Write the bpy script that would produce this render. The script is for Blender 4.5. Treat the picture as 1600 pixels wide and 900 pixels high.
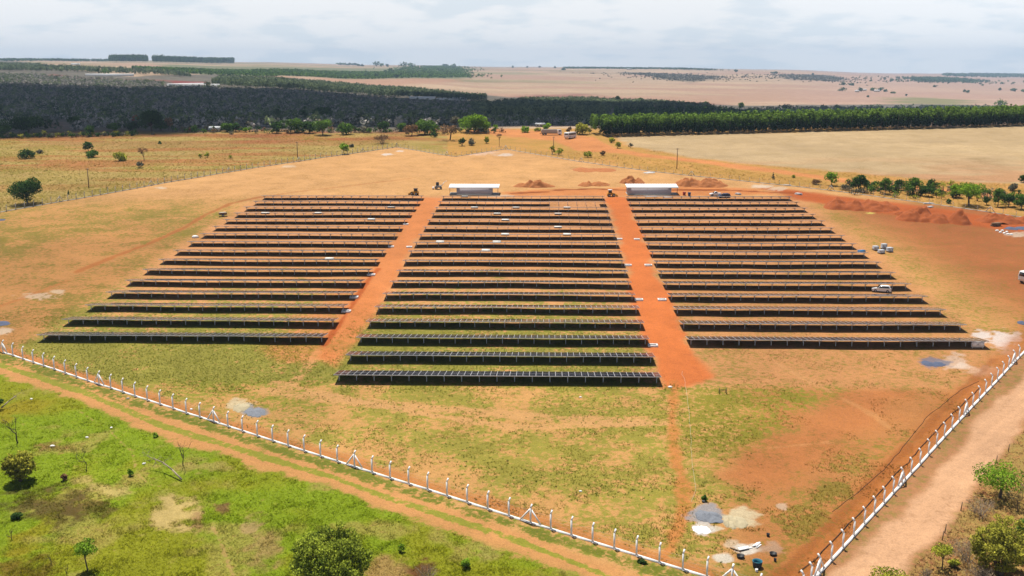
import bpy, math, random
import numpy as np
rad = math.radians
for o in list(bpy.data.objects): bpy.data.objects.remove(o)
SC = bpy.context.scene
COL = SC.collection
RNG = np.random.default_rng(7)
random.seed(7)

# ------------------------------------------------------------------ camera, light, exposure
F, CX, CY = 1550.0, 800.0, 450.0            # focal length and centre of the 1600 x 900 photograph
PITCH = math.atan((CY - 108.0) / F)
CP, SP = math.cos(PITCH), math.sin(PITCH)
CAMZ = 58.42
cd = bpy.data.cameras.new('camera'); cam = bpy.data.objects.new('camera', cd); COL.objects.link(cam)
cd.sensor_width = 36; cd.lens = 36 * F / 1600; cd.clip_start = 0.5; cd.clip_end = 80000
cam.location = (0, 0, CAMZ); cam.rotation_euler = (math.pi / 2 - PITCH, 0, 0)
SC.camera = cam

SUN_EL, SUN_AZ = rad(69), rad(-22)          # azimuth from +Y towards +X; the sun stands ahead of the camera, to the left
sd = bpy.data.lights.new('sun', 'SUN'); sun = bpy.data.objects.new('sun', sd); COL.objects.link(sun)
sd.energy = 5.0; sd.angle = rad(0.5); sd.color = (1.0, 0.95, 0.86)
sun.rotation_euler = (math.pi / 2 - SUN_EL, 0, math.pi - SUN_AZ)
SC.view_settings.view_transform = 'Standard'; SC.view_settings.look = 'None'
SC.view_settings.gamma = 1.0; SC.view_settings.use_curve_mapping = False
SC.view_settings.exposure = 0.38
SC.cycles.max_bounces = 5; SC.cycles.diffuse_bounces = 1; SC.cycles.glossy_bounces = 2
SC.cycles.transmission_bounces = 3; SC.cycles.volume_bounces = 0; SC.cycles.transparent_max_bounces = 8
SC.cycles.use_denoising = True
HAZE_DENSITY = 6.5e-5

def make_world():
    w = bpy.data.worlds.new('World'); SC.world = w; w.use_nodes = True
    nt = w.node_tree; N = nt.nodes; L = nt.links; N.clear()
    out = N.new('ShaderNodeOutputWorld'); bg = N.new('ShaderNodeBackground'); bg.inputs['Strength'].default_value = 0.05
    sky = N.new('ShaderNodeTexSky'); sky.sky_type = 'NISHITA'; sky.sun_disc = False
    sky.sun_elevation = SUN_EL; sky.sun_rotation = SUN_AZ; sky.altitude = 900; sky.dust_density = 1.5
    geo = N.new('ShaderNodeTexCoord')
    sep = N.new('ShaderNodeSeparateXYZ'); L.new(geo.outputs['Generated'], sep.inputs[0])
    def M(op, a, b=None, c=None):
        n = N.new('ShaderNodeMath'); n.operation = op
        for i, v in enumerate((a, b, c)):
            if v is None: continue
            if isinstance(v, (int, float)): n.inputs[i].default_value = v
            else: L.new(v, n.inputs[i])
        return n.outputs[0]
    zz = M('ADD', M('MAXIMUM', sep.outputs[2], 0.0), 0.2)      # a cloud layer seen in perspective
    cx = M('DIVIDE', sep.outputs[0], zz); cy = M('DIVIDE', sep.outputs[1], zz)
    comb = N.new('ShaderNodeCombineXYZ'); L.new(cx, comb.inputs[0]); L.new(cy, comb.inputs[1])
    n1 = N.new('ShaderNodeTexNoise'); n1.inputs['Scale'].default_value = 1.5; n1.inputs['Detail'].default_value = 8
    n1.inputs['Roughness'].default_value = 0.55; n1.inputs['Distortion'].default_value = 0.25; L.new(comb.outputs[0], n1.inputs['Vector'])
    n2 = N.new('ShaderNodeTexNoise'); n2.inputs['Scale'].default_value = 4.0; n2.inputs['Detail'].default_value = 7
    L.new(comb.outputs[0], n2.inputs['Vector'])
    m = N.new('ShaderNodeMapRange'); m.inputs[1].default_value = 0.42; m.inputs[2].default_value = 0.52
    m.interpolation_type = 'SMOOTHSTEP'
    L.new(M('ADD', M('MULTIPLY', n1.outputs['Fac'], 0.55), M('MULTIPLY', n2.outputs['Fac'], 0.45)), m.inputs[0])
    cr = N.new('ShaderNodeMixRGB'); cr.inputs[1].default_value = (13.8, 14.9, 15.8, 1); cr.inputs[2].default_value = (16.6, 16.8, 17.0, 1)
    L.new(m.outputs[0], cr.inputs[0])
    # cloud cover thins towards the zenith, where the blue of the sky shows
    th = N.new('ShaderNodeMapRange'); th.inputs[1].default_value = 0.08; th.inputs[2].default_value = 0.24
    th.inputs[3].default_value = 0.95; th.inputs[4].default_value = 0.04; L.new(sep.outputs[2], th.inputs[0])
    mx = N.new('ShaderNodeMixRGB'); L.new(th.outputs[0], mx.inputs[0]); L.new(sky.outputs[0], mx.inputs[1]); L.new(cr.outputs[0], mx.inputs[2])
    L.new(mx.outputs[0], bg.inputs['Color']); L.new(bg.outputs[0], out.inputs['Surface'])
make_world()

# ------------------------------------------------------------------ terrain
PA, PB = 0.0041, 0.04905                     # the building site is one gentle slope rising away from the camera
TH, X0, Y0, RP = -0.0357, -29.55, 156.61, 10.011      # solar field: turn, corner, row pitch
KY = np.log(np.array([500, 600, 800, 1100, 1500, 2000, 2800, 3500, 4500, 6000, 8000, 14000.]))
KU = np.array([-700, 0, 200, 400, 600, 800, 1000, 1200, 1400, 1600, 2300.])
KV = np.array([
 [212, 204, 195, 181, 162, 142, 117, 105, 98, 95.5, 94, 92.5],
 [212, 204, 195, 181, 162, 142, 117, 105, 98, 95.5, 94, 92.5],
 [212, 204, 195, 181, 163, 144, 121, 108, 100, 97.5, 95.5, 94],
 [212, 204, 196, 184, 169, 152, 130, 117, 107, 102, 99, 97],
 [212, 204, 198, 188, 176, 163, 144, 131, 119, 109, 104, 101.5],
 [212, 205, 200, 191, 180, 169, 153, 141, 127, 115, 107.5, 104.5],
 [212, 206, 202, 194, 184, 173, 157, 145, 131, 118, 108.5, 105.5],
 [212, 207, 204, 198, 188, 177, 161, 148, 133, 120, 111, 108.5],
 [212, 207, 204, 198, 189, 178, 163, 151, 139, 127, 119, 114.5],
 [212, 207, 204, 198, 189, 179, 165, 154, 144, 133, 124, 116],
 [212, 207, 204, 198, 189, 179, 165, 154, 144, 133, 124, 116]])
def sstep(a, b, x):
    t = np.clip((x - a) / (b - a), 0, 1); return t * t * (3 - 2 * t)
def hash2(ix, iy, s):
    n = (ix.astype(np.int64) * 374761393 + iy.astype(np.int64) * 668265263 + s * 974634777) & 0xffffffff
    n = ((n ^ (n >> 13)) * 1274126177) & 0xffffffff
    return ((n ^ (n >> 16)) & 0xffff) / 65535.0
def vnoise(x, y, s=0):
    ix = np.floor(x); iy = np.floor(y); fx = x - ix; fy = y - iy
    fx = fx * fx * (3 - 2 * fx); fy = fy * fy * (3 - 2 * fy)
    a = hash2(ix, iy, s); b = hash2(ix + 1, iy, s); c = hash2(ix, iy + 1, s); d = hash2(ix + 1, iy + 1, s)
    return (a * (1 - fx) + b * fx) * (1 - fy) + (c * (1 - fx) + d * fx) * fy
def fbm(x, y, s=0, o=4):
    r = 0; w = 0.5; t = 0
    for i in range(o):
        r = r + w * vnoise(x, y, s + i * 17); t += w; x = x * 2.03; y = y * 2.03; w *= 0.55
    return r / t
def T(x, y):
    x = np.asarray(x, float); y = np.asarray(y, float)
    zp = PA * x + PB * y
    Y = np.maximum(y, 300.0)
    u = CX + F * x / (Y * CP)
    ly = np.clip(np.log(Y), KY[0], KY[-1]); uu = np.clip(u, KU[0], KU[-1])
    iu = np.clip(np.searchsorted(KU, uu) - 1, 0, len(KU) - 2); fu = (uu - KU[iu]) / (KU[iu + 1] - KU[iu]); fu = fu * fu * (3 - 2 * fu)
    iy = np.clip(np.searchsorted(KY, ly) - 1, 0, len(KY) - 2); fy = (ly - KY[iy]) / (KY[iy + 1] - KY[iy])
    v = (KV[iu, iy] * (1 - fy) + KV[iu, iy + 1] * fy) * (1 - fu) + (KV[iu + 1, iy] * (1 - fy) + KV[iu + 1, iy + 1] * fy) * fu
    t = (CY - v) / F
    zf = CAMZ + Y * (t * CP - SP) / (CP + t * SP)
    zf = zf + (fbm(x / 260.0, y / 260.0, 5, 3) - 0.5) * np.clip((Y - 700) / 900, 0, 1) * 7
    ya = 535 + 62 * sstep(900, 1100, u); yb = ya + 110
    w = sstep(ya, yb, y)
    z = zp * (1 - w) + zf * w
    rough = (fbm(x / 9.0, y / 9.0, 9, 3) - 0.5) * 0.22 + (fbm(x / 60.0, y / 60.0, 3, 2) - 0.5) * 0.5
    return z + rough * np.clip(1.2 - np.abs(y) / 3000, 0, 1)
def project(x, y, z):
    dz = z - CAMZ; zc = y * CP - dz * SP; yc = y * SP + dz * CP
    return CX + F * x / zc, CY - F * yc / zc
YS = np.exp(np.linspace(math.log(45), math.log(13500), 2600))
def at(u, v, h=0.0):
    """the point of the ground that the photograph shows at pixel u, v (nearest one)"""
    x = (u - CX) / F * YS * CP
    for _ in range(3):
        z = T(x, YS) + h; x = (u - CX) / F * (YS * CP - (z - CAMZ) * SP)
    vv = project(x, YS, z)[1]
    i = np.argmax(vv <= v)
    if i == 0: i = 1 if vv[0] <= v else len(YS) - 1
    f = (vv[i - 1] - v) / max(vv[i - 1] - vv[i], 1e-6); f = min(max(f, 0), 1)
    X = x[i - 1] + (x[i] - x[i - 1]) * f; Y = YS[i - 1] + (YS[i] - YS[i - 1]) * f
    return float(X), float(Y), float(T(X, Y))
def ppm(Y): return F / (Y * CP)              # photo pixels per metre at depth Y (about)

K = 0.5
def A(r, g, b, k=K):
    f = lambda c: (c / 255 / 12.92 if c <= 10 else ((c / 255 + 0.055) / 1.055) ** 2.4) * k
    return np.array([f(r), f(g), f(b)])

# ------------------------------------------------------------------ materials
MATS = {}
LK = 1.9
def nodes_of(name):
    m = bpy.data.materials.new(name); m.use_nodes = True
    nt = m.node_tree; return m, nt, nt.nodes, nt.links, nt.nodes['Principled BSDF']
def mat(name, col, rough=0.7, metal=0.0, var=0.25, scale=1.5, bump=0.0, spec=0.3):
    """a plain surface with uneven colour and wear"""
    if name in MATS: return MATS[name]
    m, nt, N, L, B = nodes_of(name)
    tc = N.new('ShaderNodeTexCoord'); nz = N.new('ShaderNodeTexNoise'); nz.inputs['Scale'].default_value = scale
    nz.inputs['Detail'].default_value = 6; nz.inputs['Roughness'].default_value = 0.65; L.new(tc.outputs['Object'], nz.inputs['Vector'])
    r = N.new('ShaderNodeMixRGB')
    c = np.array(col)
    r.inputs[1].default_value = (*(c * (1 - var)), 1); r.inputs[2].default_value = (*np.minimum(c * (1 + var), 0.9), 1)
    L.new(nz.outputs['Fac'], r.inputs[0]); L.new(r.outputs[0], B.inputs['Base Color'])
    B.inputs['Roughness'].default_value = rough; B.inputs['Metallic'].default_value = metal
    B.inputs['Specular IOR Level'].default_value = spec
    if bump:
        b = N.new('ShaderNodeBump'); b.inputs['Strength'].default_value = bump; b.inputs['Distance'].default_value = 0.1
        L.new(nz.outputs['Fac'], b.inputs['Height']); L.new(b.outputs[0], B.inputs['Normal'])
    MATS[name] = m; return m
def up_normal(N, L, bsdf, k):
    g = N.new('ShaderNodeNewGeometry'); a = N.new('ShaderNodeVectorMath'); a.operation = 'ADD'; a.inputs[1].default_value = (0, 0, k)
    n = N.new('ShaderNodeVectorMath'); n.operation = 'NORMALIZE'; L.new(g.outputs['Normal'], a.inputs[0]); L.new(a.outputs[0], n.inputs[0]); L.new(n.outputs[0], bsdf.inputs['Normal'])
def leaf_mat(name, dark, light, trans=0.3):
    if name in MATS: return MATS[name]
    m, nt, N, L, B = nodes_of(name); N.remove(B)
    out = [n for n in N if n.type == 'OUTPUT_MATERIAL'][0]
    at_ = N.new('ShaderNodeAttribute'); at_.attribute_name = 'var'
    dark = [c * LK for c in dark]; light = [c * LK for c in light]
    r = N.new('ShaderNodeMixRGB'); r.inputs[1].default_value = (*dark, 1); r.inputs[2].default_value = (*light, 1); L.new(at_.outputs['Fac'], r.inputs[0])
    d = N.new('ShaderNodeBsdfDiffuse'); t = N.new('ShaderNodeBsdfTranslucent'); mx = N.new('ShaderNodeMixShader'); mx.inputs[0].default_value = trans
    up_normal(N, L, d, 1.1)
    L.new(r.outputs[0], d.inputs[0]); L.new(r.outputs[0], t.inputs[0]); L.new(d.outputs[0], mx.inputs[1]); L.new(t.outputs[0], mx.inputs[2])
    L.new(mx.outputs[0], out.inputs['Surface'])
    MATS[name] = m; return m
def attr_mat(name, trans=0.25):
    """grass: the colour of every tuft is stored on it"""
    m, nt, N, L, B = nodes_of(name); N.remove(B)
    out = [n for n in N if n.type == 'OUTPUT_MATERIAL'][0]
    a = N.new('ShaderNodeAttribute'); a.attribute_name = 'tint'
    d = N.new('ShaderNodeBsdfDiffuse'); t = N.new('ShaderNodeBsdfTranslucent'); mx = N.new('ShaderNodeMixShader'); mx.inputs[0].default_value = trans
    up_normal(N, L, d, 2.5)
    L.new(a.outputs['Color'], d.inputs[0]); L.new(a.outputs['Color'], t.inputs[0]); L.new(d.outputs[0], mx.inputs[1]); L.new(t.outputs[0], mx.inputs[2])
    L.new(mx.outputs[0], out.inputs['Surface']); return m
def ground_material():
    m, nt, N, L, B = nodes_of('ground_cover')
    def M(op, a, b=None, cl=False):
        n = N.new('ShaderNodeMath'); n.operation = op; n.use_clamp = cl
        for i, v in enumerate((a, b)):
            if v is None: continue
            if isinstance(v, (int, float)): n.inputs[i].default_value = v
            else: L.new(v, n.inputs[i])
        return n.outputs[0]
    tc = N.new('ShaderNodeTexCoord')
    def noise(s, d, r=0.6, dist=0.0):
        n = N.new('ShaderNodeTexNoise'); n.inputs['Scale'].default_value = s; n.inputs['Detail'].default_value = d
        n.inputs['Roughness'].default_value = r; n.inputs['Distortion'].default_value = dist
        L.new(tc.outputs['Object'], n.inputs['Vector']); return n.outputs['Fac']
    def attr(nm):
        n = N.new('ShaderNodeAttribute'); n.attribute_name = nm; return n
    n1 = noise(1.1, 7, 0.7, 0.3); n2 = noise(0.11, 5, 0.6, 0.6); n3 = noise(4.5, 4, 0.75); n4 = noise(0.03, 5, 0.6)
    nn = M('ADD', M('MULTIPLY', n1, 0.7), M('MULTIPLY', n2, 0.3))
    nn = M('ADD', M('MULTIPLY', M('SUBTRACT', nn, 0.5), 3.2), 0.5)
    fac = M('ADD', M('MULTIPLY', M('SUBTRACT', attr('veg').outputs['Fac'], nn), 3.6), 0.5, True)
    mx = N.new('ShaderNodeMixRGB'); L.new(fac, mx.inputs[0]); L.new(attr('soil').outputs['Color'], mx.inputs[1]); L.new(attr('cover').outputs['Color'], mx.inputs[2])
    br = M('ADD', M('ADD', M('MULTIPLY', n3, 0.7), M('MULTIPLY', n1, 0.3)), M('ADD', M('MULTIPLY', n2, 0.35), M('MULTIPLY', n4, 0.3)))   # about 0.83 on average
    br = M('ADD', M('MULTIPLY', M('SUBTRACT', br, 0.825), 1.6), 1.0)
    ml = N.new('ShaderNodeMixRGB'); ml.blend_type = 'MULTIPLY'; ml.inputs[0].default_value = 1
    cb = N.new('ShaderNodeCombineXYZ')
    for i in range(3): L.new(br, cb.inputs[i])
    L.new(mx.outputs[0], ml.inputs[1]); L.new(cb.outputs[0], ml.inputs[2]); L.new(ml.outputs[0], B.inputs['Base Color'])
    B.inputs['Roughness'].default_value = 0.95; B.inputs['Specular IOR Level'].default_value = 0.1
    bp = N.new('ShaderNodeBump'); bp.inputs['Strength'].default_value = 0.5; bp.inputs['Distance'].default_value = 0.22
    L.new(M('ADD', M('MULTIPLY', n1, 0.7), M('MULTIPLY', n3, 0.5)), bp.inputs['Height']); L.new(bp.outputs[0], B.inputs['Normal'])
    return m
GROUND = ground_material()
WHITE = mat('white_painted_concrete', (0.82, 0.80, 0.78), 0.8, var=0.08, scale=3)
CONC = mat('grey_concrete', (0.40, 0.37, 0.33), 0.9, var=0.2, scale=2)
ROOF = mat('white_sheet_roof', (0.80, 0.80, 0.80), 0.55, var=0.06)
BLOCK = mat('grey_block_wall', (0.48, 0.44, 0.46), 0.9, var=0.2, scale=3, bump=0.3)
ALU = mat('aluminium', (0.62, 0.61, 0.62), 0.5, 0.0, var=0.08)
STEEL = mat('galvanised_steel', (0.62, 0.62, 0.62), 0.5, 0.1, var=0.12)
CELL = mat('solar_cell_glass', (0.010, 0.012, 0.026), 0.07, var=0.3, scale=0.7, spec=0.4)
BARK = mat('bark', (0.10, 0.075, 0.055), 0.95, var=0.35, scale=4)
PALEBARK = mat('pale_bark', (0.30, 0.24, 0.18), 0.9, var=0.3, scale=3)
WOOD = mat('weathered_wood', (0.20, 0.13, 0.08), 0.9, var=0.3, scale=3)
DIRT = mat('excavated_earth', A(205, 110, 55), 0.95, var=0.3, scale=0.9, bump=0.8)
DIRT2 = mat('dry_earth', A(222, 140, 80), 0.95, var=0.25, scale=0.9, bump=0.8)
SAND = mat('pale_sand', A(232, 215, 175), 0.95, var=0.2, scale=2, bump=0.5)
GRAVEL = mat('grey_gravel', A(160, 165, 175), 0.95, var=0.3, scale=5, bump=0.8)
GRAVELB = mat('blue_grey_gravel', A(112, 122, 150), 0.95, var=0.3, scale=5, bump=0.8)
CARW = mat('white_car_paint', (0.78, 0.78, 0.78), 0.25, var=0.04, spec=0.5)
CARB = mat('dark_blue_car_paint', (0.03, 0.05, 0.11), 0.25, var=0.1, spec=0.5)
GLASS = mat('dark_car_glass', (0.02, 0.022, 0.025), 0.08, var=0.1, spec=0.6)
RUBBER = mat('black_rubber', (0.02, 0.02, 0.02), 0.85, var=0.2)
HUB = mat('wheel_rim_metal', (0.45, 0.45, 0.46), 0.4, 0.5, var=0.1)
RED = mat('red_plastic', (0.35, 0.03, 0.02), 0.4, var=0.15)
LAMPM = mat('lamp_lens', (0.6, 0.6, 0.55), 0.2, var=0.1)
YELLOW = mat('yellow_machine_paint', (0.55, 0.28, 0.02), 0.45, var=0.2)
BLUEP = mat('blue_tarp', (0.05, 0.22, 0.45), 0.5, var=0.2)
TEAL = mat('teal_plastic_tank', (0.03, 0.16, 0.22), 0.4, var=0.2)
BLACKP = mat('black_plastic', (0.02, 0.02, 0.022), 0.5, var=0.2)
DARKWIN = mat('dark_window', (0.03, 0.03, 0.035), 0.2, var=0.1)
TILE = mat('clay_tile_roof', (0.32, 0.14, 0.09), 0.85, var=0.25)
CREAM = mat('cream_render', (0.60, 0.52, 0.42), 0.85, var=0.12)
WIREM = mat('fence_wire_steel', (0.35, 0.33, 0.31), 0.5, 0.6, var=0.1)
LNEAR = leaf_mat('leaf_sunlit', (0.022, 0.040, 0.006), (0.26, 0.30, 0.035), 0.35)
LDARK = leaf_mat('leaf_dark', (0.010, 0.022, 0.007), (0.045, 0.085, 0.018))
LMID = leaf_mat('leaf_mid', (0.020, 0.045, 0.008), (0.090, 0.150, 0.022))
LBRIGHT = leaf_mat('leaf_bright', (0.04, 0.085, 0.008), (0.17, 0.26, 0.02), 0.35)
LOLIVE = leaf_mat('leaf_olive', (0.04, 0.044, 0.008), (0.32, 0.30, 0.04), 0.35)
LYEL = leaf_mat('leaf_yellow_green', (0.07, 0.085, 0.01), (0.28, 0.28, 0.03), 0.35)
LBROWN = leaf_mat('leaf_brown', (0.05, 0.03, 0.015), (0.20, 0.11, 0.05), 0.2)
LDRY = leaf_mat('dead_leaf', (0.09, 0.06, 0.04), (0.24, 0.18, 0.11), 0.2)
LGREY = leaf_mat('leaf_grey_green', (0.035, 0.035, 0.022), (0.13, 0.115, 0.075), 0.2)
LRED = leaf_mat('leaf_rust', (0.09, 0.025, 0.012), (0.25, 0.07, 0.03), 0.2)
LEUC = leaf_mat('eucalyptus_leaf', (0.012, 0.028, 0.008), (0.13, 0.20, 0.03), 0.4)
LCLUMP = leaf_mat('woodland_leaf', (0.028, 0.044, 0.024), (0.13, 0.155, 0.075))
LWOOD = leaf_mat('dry_woodland_leaf', (0.04, 0.05, 0.04), (0.30, 0.27, 0.245), 0.2)
TWIG = mat('dry_twig', (0.38, 0.30, 0.22), 0.95, var=0.3)

# ------------------------------------------------------------------ mesh helpers
def link(o, parent=None):
    COL.objects.link(o)
    if parent is not None: o.parent = parent
    return o
class MB:
    """collects boxes, tubes and leaves and builds ONE mesh object from them"""
    def __init__(s): s.v = []; s.q = []; s.t = []; s.n = 0; s.var = []; s.tint = []; s.qm = []; s.tm = []
    def add(s, v, q=None, t=None, m=0, var=None, tint=None):
        v = np.asarray(v, np.float32).reshape(-1, 3)
        if q is not None and len(q):
            q = np.asarray(q, np.int32).reshape(-1, 4); s.q.append(q + s.n); s.qm.append(np.full(len(q), m, np.int32))
        if t is not None and len(t):
            t = np.asarray(t, np.int32).reshape(-1, 3); s.t.append(t + s.n); s.tm.append(np.full(len(t), m, np.int32))
        s.v.append(v); s.n += len(v)
        s.var.append(np.full(len(v), 0.5, np.float32) if var is None else np.asarray(var, np.float32))
        if tint is not None: s.tint.append(np.asarray(tint, np.float32))
        return s
    BQ = [(0, 3, 2, 1), (4, 5, 6, 7), (0, 1, 5, 4), (1, 2, 6, 5), (2, 3, 7, 6), (3, 0, 4, 7)]
    def box(s, c, d, m=0, rz=0.0, taper=1.0, R=None):
        x, y, z = d[0] / 2, d[1] / 2, d[2] / 2; k = taper
        p = np.array([(-x, -y, -z), (x, -y, -z), (x, y, -z), (-x, y, -z), (-x * k, -y * k, z), (x * k, -y * k, z), (x * k, y * k, z), (-x * k, y * k, z)])
        if rz:
            ca, sa = math.cos(rz), math.sin(rz); p = p @ np.array([(ca, sa, 0), (-sa, ca, 0), (0, 0, 1)])
        if R is not None: p = p @ R.T
        return s.add(p + np.array(c), MB.BQ, m=m)
    def hexa(s, p, m=0): return s.add(p, MB.BQ, m=m)
    def tube(s, a, b, r0, r1=None, n=6, m=0, cap=True):
        a = np.array(a, float); b = np.array(b, float); r1 = r0 if r1 is None else r1
        d = b - a; d /= max(np.linalg.norm(d), 1e-9); u = np.cross(d, (0, 0, 1.0) if abs(d[2]) < 0.9 else (1.0, 0, 0)); u /= np.linalg.norm(u); w = np.cross(d, u)
        t = np.arange(n) / n * 2 * math.pi; ring = np.cos(t)[:, None] * u + np.sin(t)[:, None] * w
        v = np.vstack([a + ring * r0, b + ring * r1]); q = [(i, (i + 1) % n, n + (i + 1) % n, n + i) for i in range(n)]
        s.add(v, q, m=m)
        if cap:
            k = s.n - 2 * n
            s.v.append(np.array([a, b], np.float32)); s.var.append(np.full(2, 0.5, np.float32)); s.n += 2
            tr = [(k + (i + 1) % n, k + i, s.n - 2) for i in range(n)] + [(k + n + i, k + n + (i + 1) % n, s.n - 1) for i in range(n)]
            s.t.append(np.array(tr, np.int32)); s.tm.append(np.full(len(tr), m, np.int32))
        return s
    def leaves(s, pos, size, var, rng, nrm=None, m=0, flat=0.5):
        n = len(pos); d = rng.normal(size=(n, 3))
        if nrm is not None: d = d * flat + nrm
        d /= np.linalg.norm(d, axis=1)[:, None] + 1e-9
        u = np.cross(d, rng.normal(size=(n, 3))); u /= np.linalg.norm(u, axis=1)[:, None] + 1e-9; w = np.cross(d, u)
        sz = (np.asarray(size) * rng.uniform(0.6, 1.4, n))[:, None]
        u = u * sz * rng.uniform(0.7, 1.2, (n, 1)); w = w * sz * 0.7
        v = np.stack([pos - u, pos - w * 0.8 + u * 0.1, pos + u, pos + w], 1).reshape(-1, 3)
        return s.add(v, np.arange(4 * n).reshape(-1, 4), m=m, var=np.repeat(np.clip(var, 0, 1), 4))
    def mesh(s, name, mats, smooth=False):
        me = bpy.data.meshes.new(name)
        v = np.concatenate(s.v); me.vertices.add(len(v)); me.vertices.foreach_set('co', v.ravel())
        q = np.concatenate(s.q) if s.q else np.zeros((0, 4), np.int32); t = np.concatenate(s.t) if s.t else np.zeros((0, 3), np.int32)
        me.loops.add(q.size + t.size); me.loops.foreach_set('vertex_index', np.concatenate([q.ravel(), t.ravel()]).astype(np.int32))
        me.polygons.add(len(q) + len(t))
        me.polygons.foreach_set('loop_start', np.concatenate([np.arange(len(q)) * 4, q.size + np.arange(len(t)) * 3]).astype(np.int32))
        mats = mats if isinstance(mats, (list, tuple)) else [mats]
        for k in mats: me.materials.append(k)
        if len(mats) > 1: me.polygons.foreach_set('material_index', np.concatenate(s.qm + s.tm).astype(np.int32))
        if smooth: me.polygons.foreach_set('use_smooth', np.ones(len(q) + len(t), bool))
        a = me.attributes.new('var', 'FLOAT', 'POINT'); a.data.foreach_set('value', np.concatenate(s.var))
        if s.tint:
            a = me.attributes.new('tint', 'FLOAT_COLOR', 'POINT'); tt = np.concatenate(s.tint)
            a.data.foreach_set('color', np.hstack([tt, np.ones((len(tt), 1), np.float32)]).astype(np.float32).ravel())
        me.update(); me.validate(); return me
    def build(s, name, mats, parent=None, smooth=False):
        return link(bpy.data.objects.new(name, s.mesh(name, mats, smooth)), parent)
def use(name, me, parent=None, loc=(0, 0, 0), rz=0.0, sc=None):
    o = bpy.data.objects.new(name, me); link(o, parent); o.location = loc; o.rotation_euler = (0, 0, rz)
    if sc is not None: o.scale = (sc, sc, sc) if isinstance(sc, (int, float)) else sc
    return o
def tag(o, label=None, cat=None, group=None, kind=None):
    if label: o['label'] = label
    if cat: o['category'] = cat
    if group: o['group'] = group
    if kind: o['kind'] = kind
    return o
def thing(name, label, cat, loc=(0, 0, 0), rz=0.0, group=None):
    o = bpy.data.objects.new(name, None); link(o); o.location = loc; o.rotation_euler = (0, 0, rz); o.empty_display_size = 0.3
    return tag(o, label, cat, group)
def copy_tree(o, parent=None):
    c = o.copy(); COL.objects.link(c); c.parent = parent
    for ch in KIDS.get(o.name, []): KIDS.setdefault(c.name, []).append(copy_tree(ch, c))
    return c
KIDS = {}
def know(o):
    KIDS[o.name] = list(o.children)
    for c in o.children: know(c)
    return o

# ------------------------------------------------------------------ the ground: one sheet, split by what covers it
def poly_w(pts): return np.array([at(u, v)[:2] for u, v in pts])
def seg_dist(P, a, b):
    d = b - a; t = np.clip(((P - a) @ d) / (d @ d + 1e-12), 0, 1); return np.linalg.norm(P - a - t[:, None] * d, axis=1)
def line_dist(P, pts):
    r = np.full(len(P), 1e9)
    for a, b in zip(pts[:-1], pts[1:]): r = np.minimum(r, seg_dist(P, a, b))
    return r
def sdist(P, pts):
    """signed distance to a polygon, positive inside"""
    q = np.vstack([pts, pts[:1]]); r = line_dist(P, q); ins = np.zeros(len(P), bool)
    for a, b in zip(q[:-1], q[1:]):
        c = ((a[1] > P[:, 1]) != (b[1] > P[:, 1])) & (P[:, 0] < (b[0] - a[0]) * (P[:, 1] - a[1]) / (b[1] - a[1] + 1e-12) + a[0]); ins ^= c
    return np.where(ins, r, -r)

FRONT_PX = [(5, 551), (155, 601), (334, 659), (554, 730), (829, 817.5), (1143, 914)]
RIGHT_PX = [(1232, 945), (1280, 897), (1409, 757), (1509, 647), (1592, 559), (1700, 450)]
LEFT_PX = [(-80, 346), (0, 332), (155, 305), (275, 283), (400, 262), (500, 247), (620, 230)]
BACK_PX = [(620, 230), (711, 245), (790, 233), (900, 252), (1010, 267), (1090, 276), (1200, 287), (1330, 302), (1450, 318), (1600, 340), (1700, 352)]
GREEN_PX = [(-200, 560), (0, 582), (130, 622), (250, 672), (330, 700), (480, 748), (560, 778), (700, 818), (800, 853), (900, 896), (1000, 945), (1000, 1200), (-900, 1200), (-900, 560)]
TRACK_PX = [(-120, 540), (0, 570), (140, 616), (250, 664), (400, 710), (520, 746), (620, 782), (700, 808), (800, 842), (900, 880), (1000, 922)]
ROAD_PX = [(1255, 960), (1300, 903), (1360, 845), (1426, 775), (1480, 716), (1540, 650), (1600, 585), (1700, 480), (1800, 480), (1680, 590), (1600, 672), (1570, 708), (1525, 766), (1500, 802), (1484, 830), (1440, 868), (1425, 890), (1390, 960)]
SCRUB_PX = [(1390, 960), (1425, 890), (1440, 868), (1484, 830), (1500, 802), (1525, 766), (1570, 708), (1600, 672), (1680, 590), (2400, 590), (2400, 960)]
SITE_PX = [(5, 551), (1143, 914), (1232, 945), (1592, 559), (1700, 450), (1700, 352), (1450, 318), (1200, 287), (1010, 267), (790, 233), (711, 245), (620, 230), (400, 262), (155, 305), (0, 332), (-80, 346), (-300, 430), (-120, 510)]
LANE1_PX = [(657, 308), (692, 309), (640, 392), (600, 462), (560, 528), (525, 575), (490, 560), (508, 528), (560, 450), (600, 392)]
LANE2_PX = [(946, 308), (978, 308), (1008, 380), (1040, 460), (1075, 545), (1110, 590), (1075, 606), (1034, 604), (1005, 520), (985, 440), (962, 350)]
PATH2_PX = [(1055, 596), (1050, 650), (1052, 700), (1066, 752), (1070, 790), (1058, 830), (1040, 870), (1010, 925)]
CROAD_PX = [(770, 205), (840, 211), (900, 217), (940, 232), (1010, 243), (1090, 252), (1200, 266), (1300, 280), (1400, 291), (1500, 301), (1600, 312), (1750, 330)]
FIELD_PX = [(962, 214), (1100, 210), (1300, 205), (1600, 194), (1900, 186), (1900, 300), (1600, 288), (1500, 284), (1400, 276), (1300, 268), (1200, 259), (1080, 246), (985, 228)]
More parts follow.
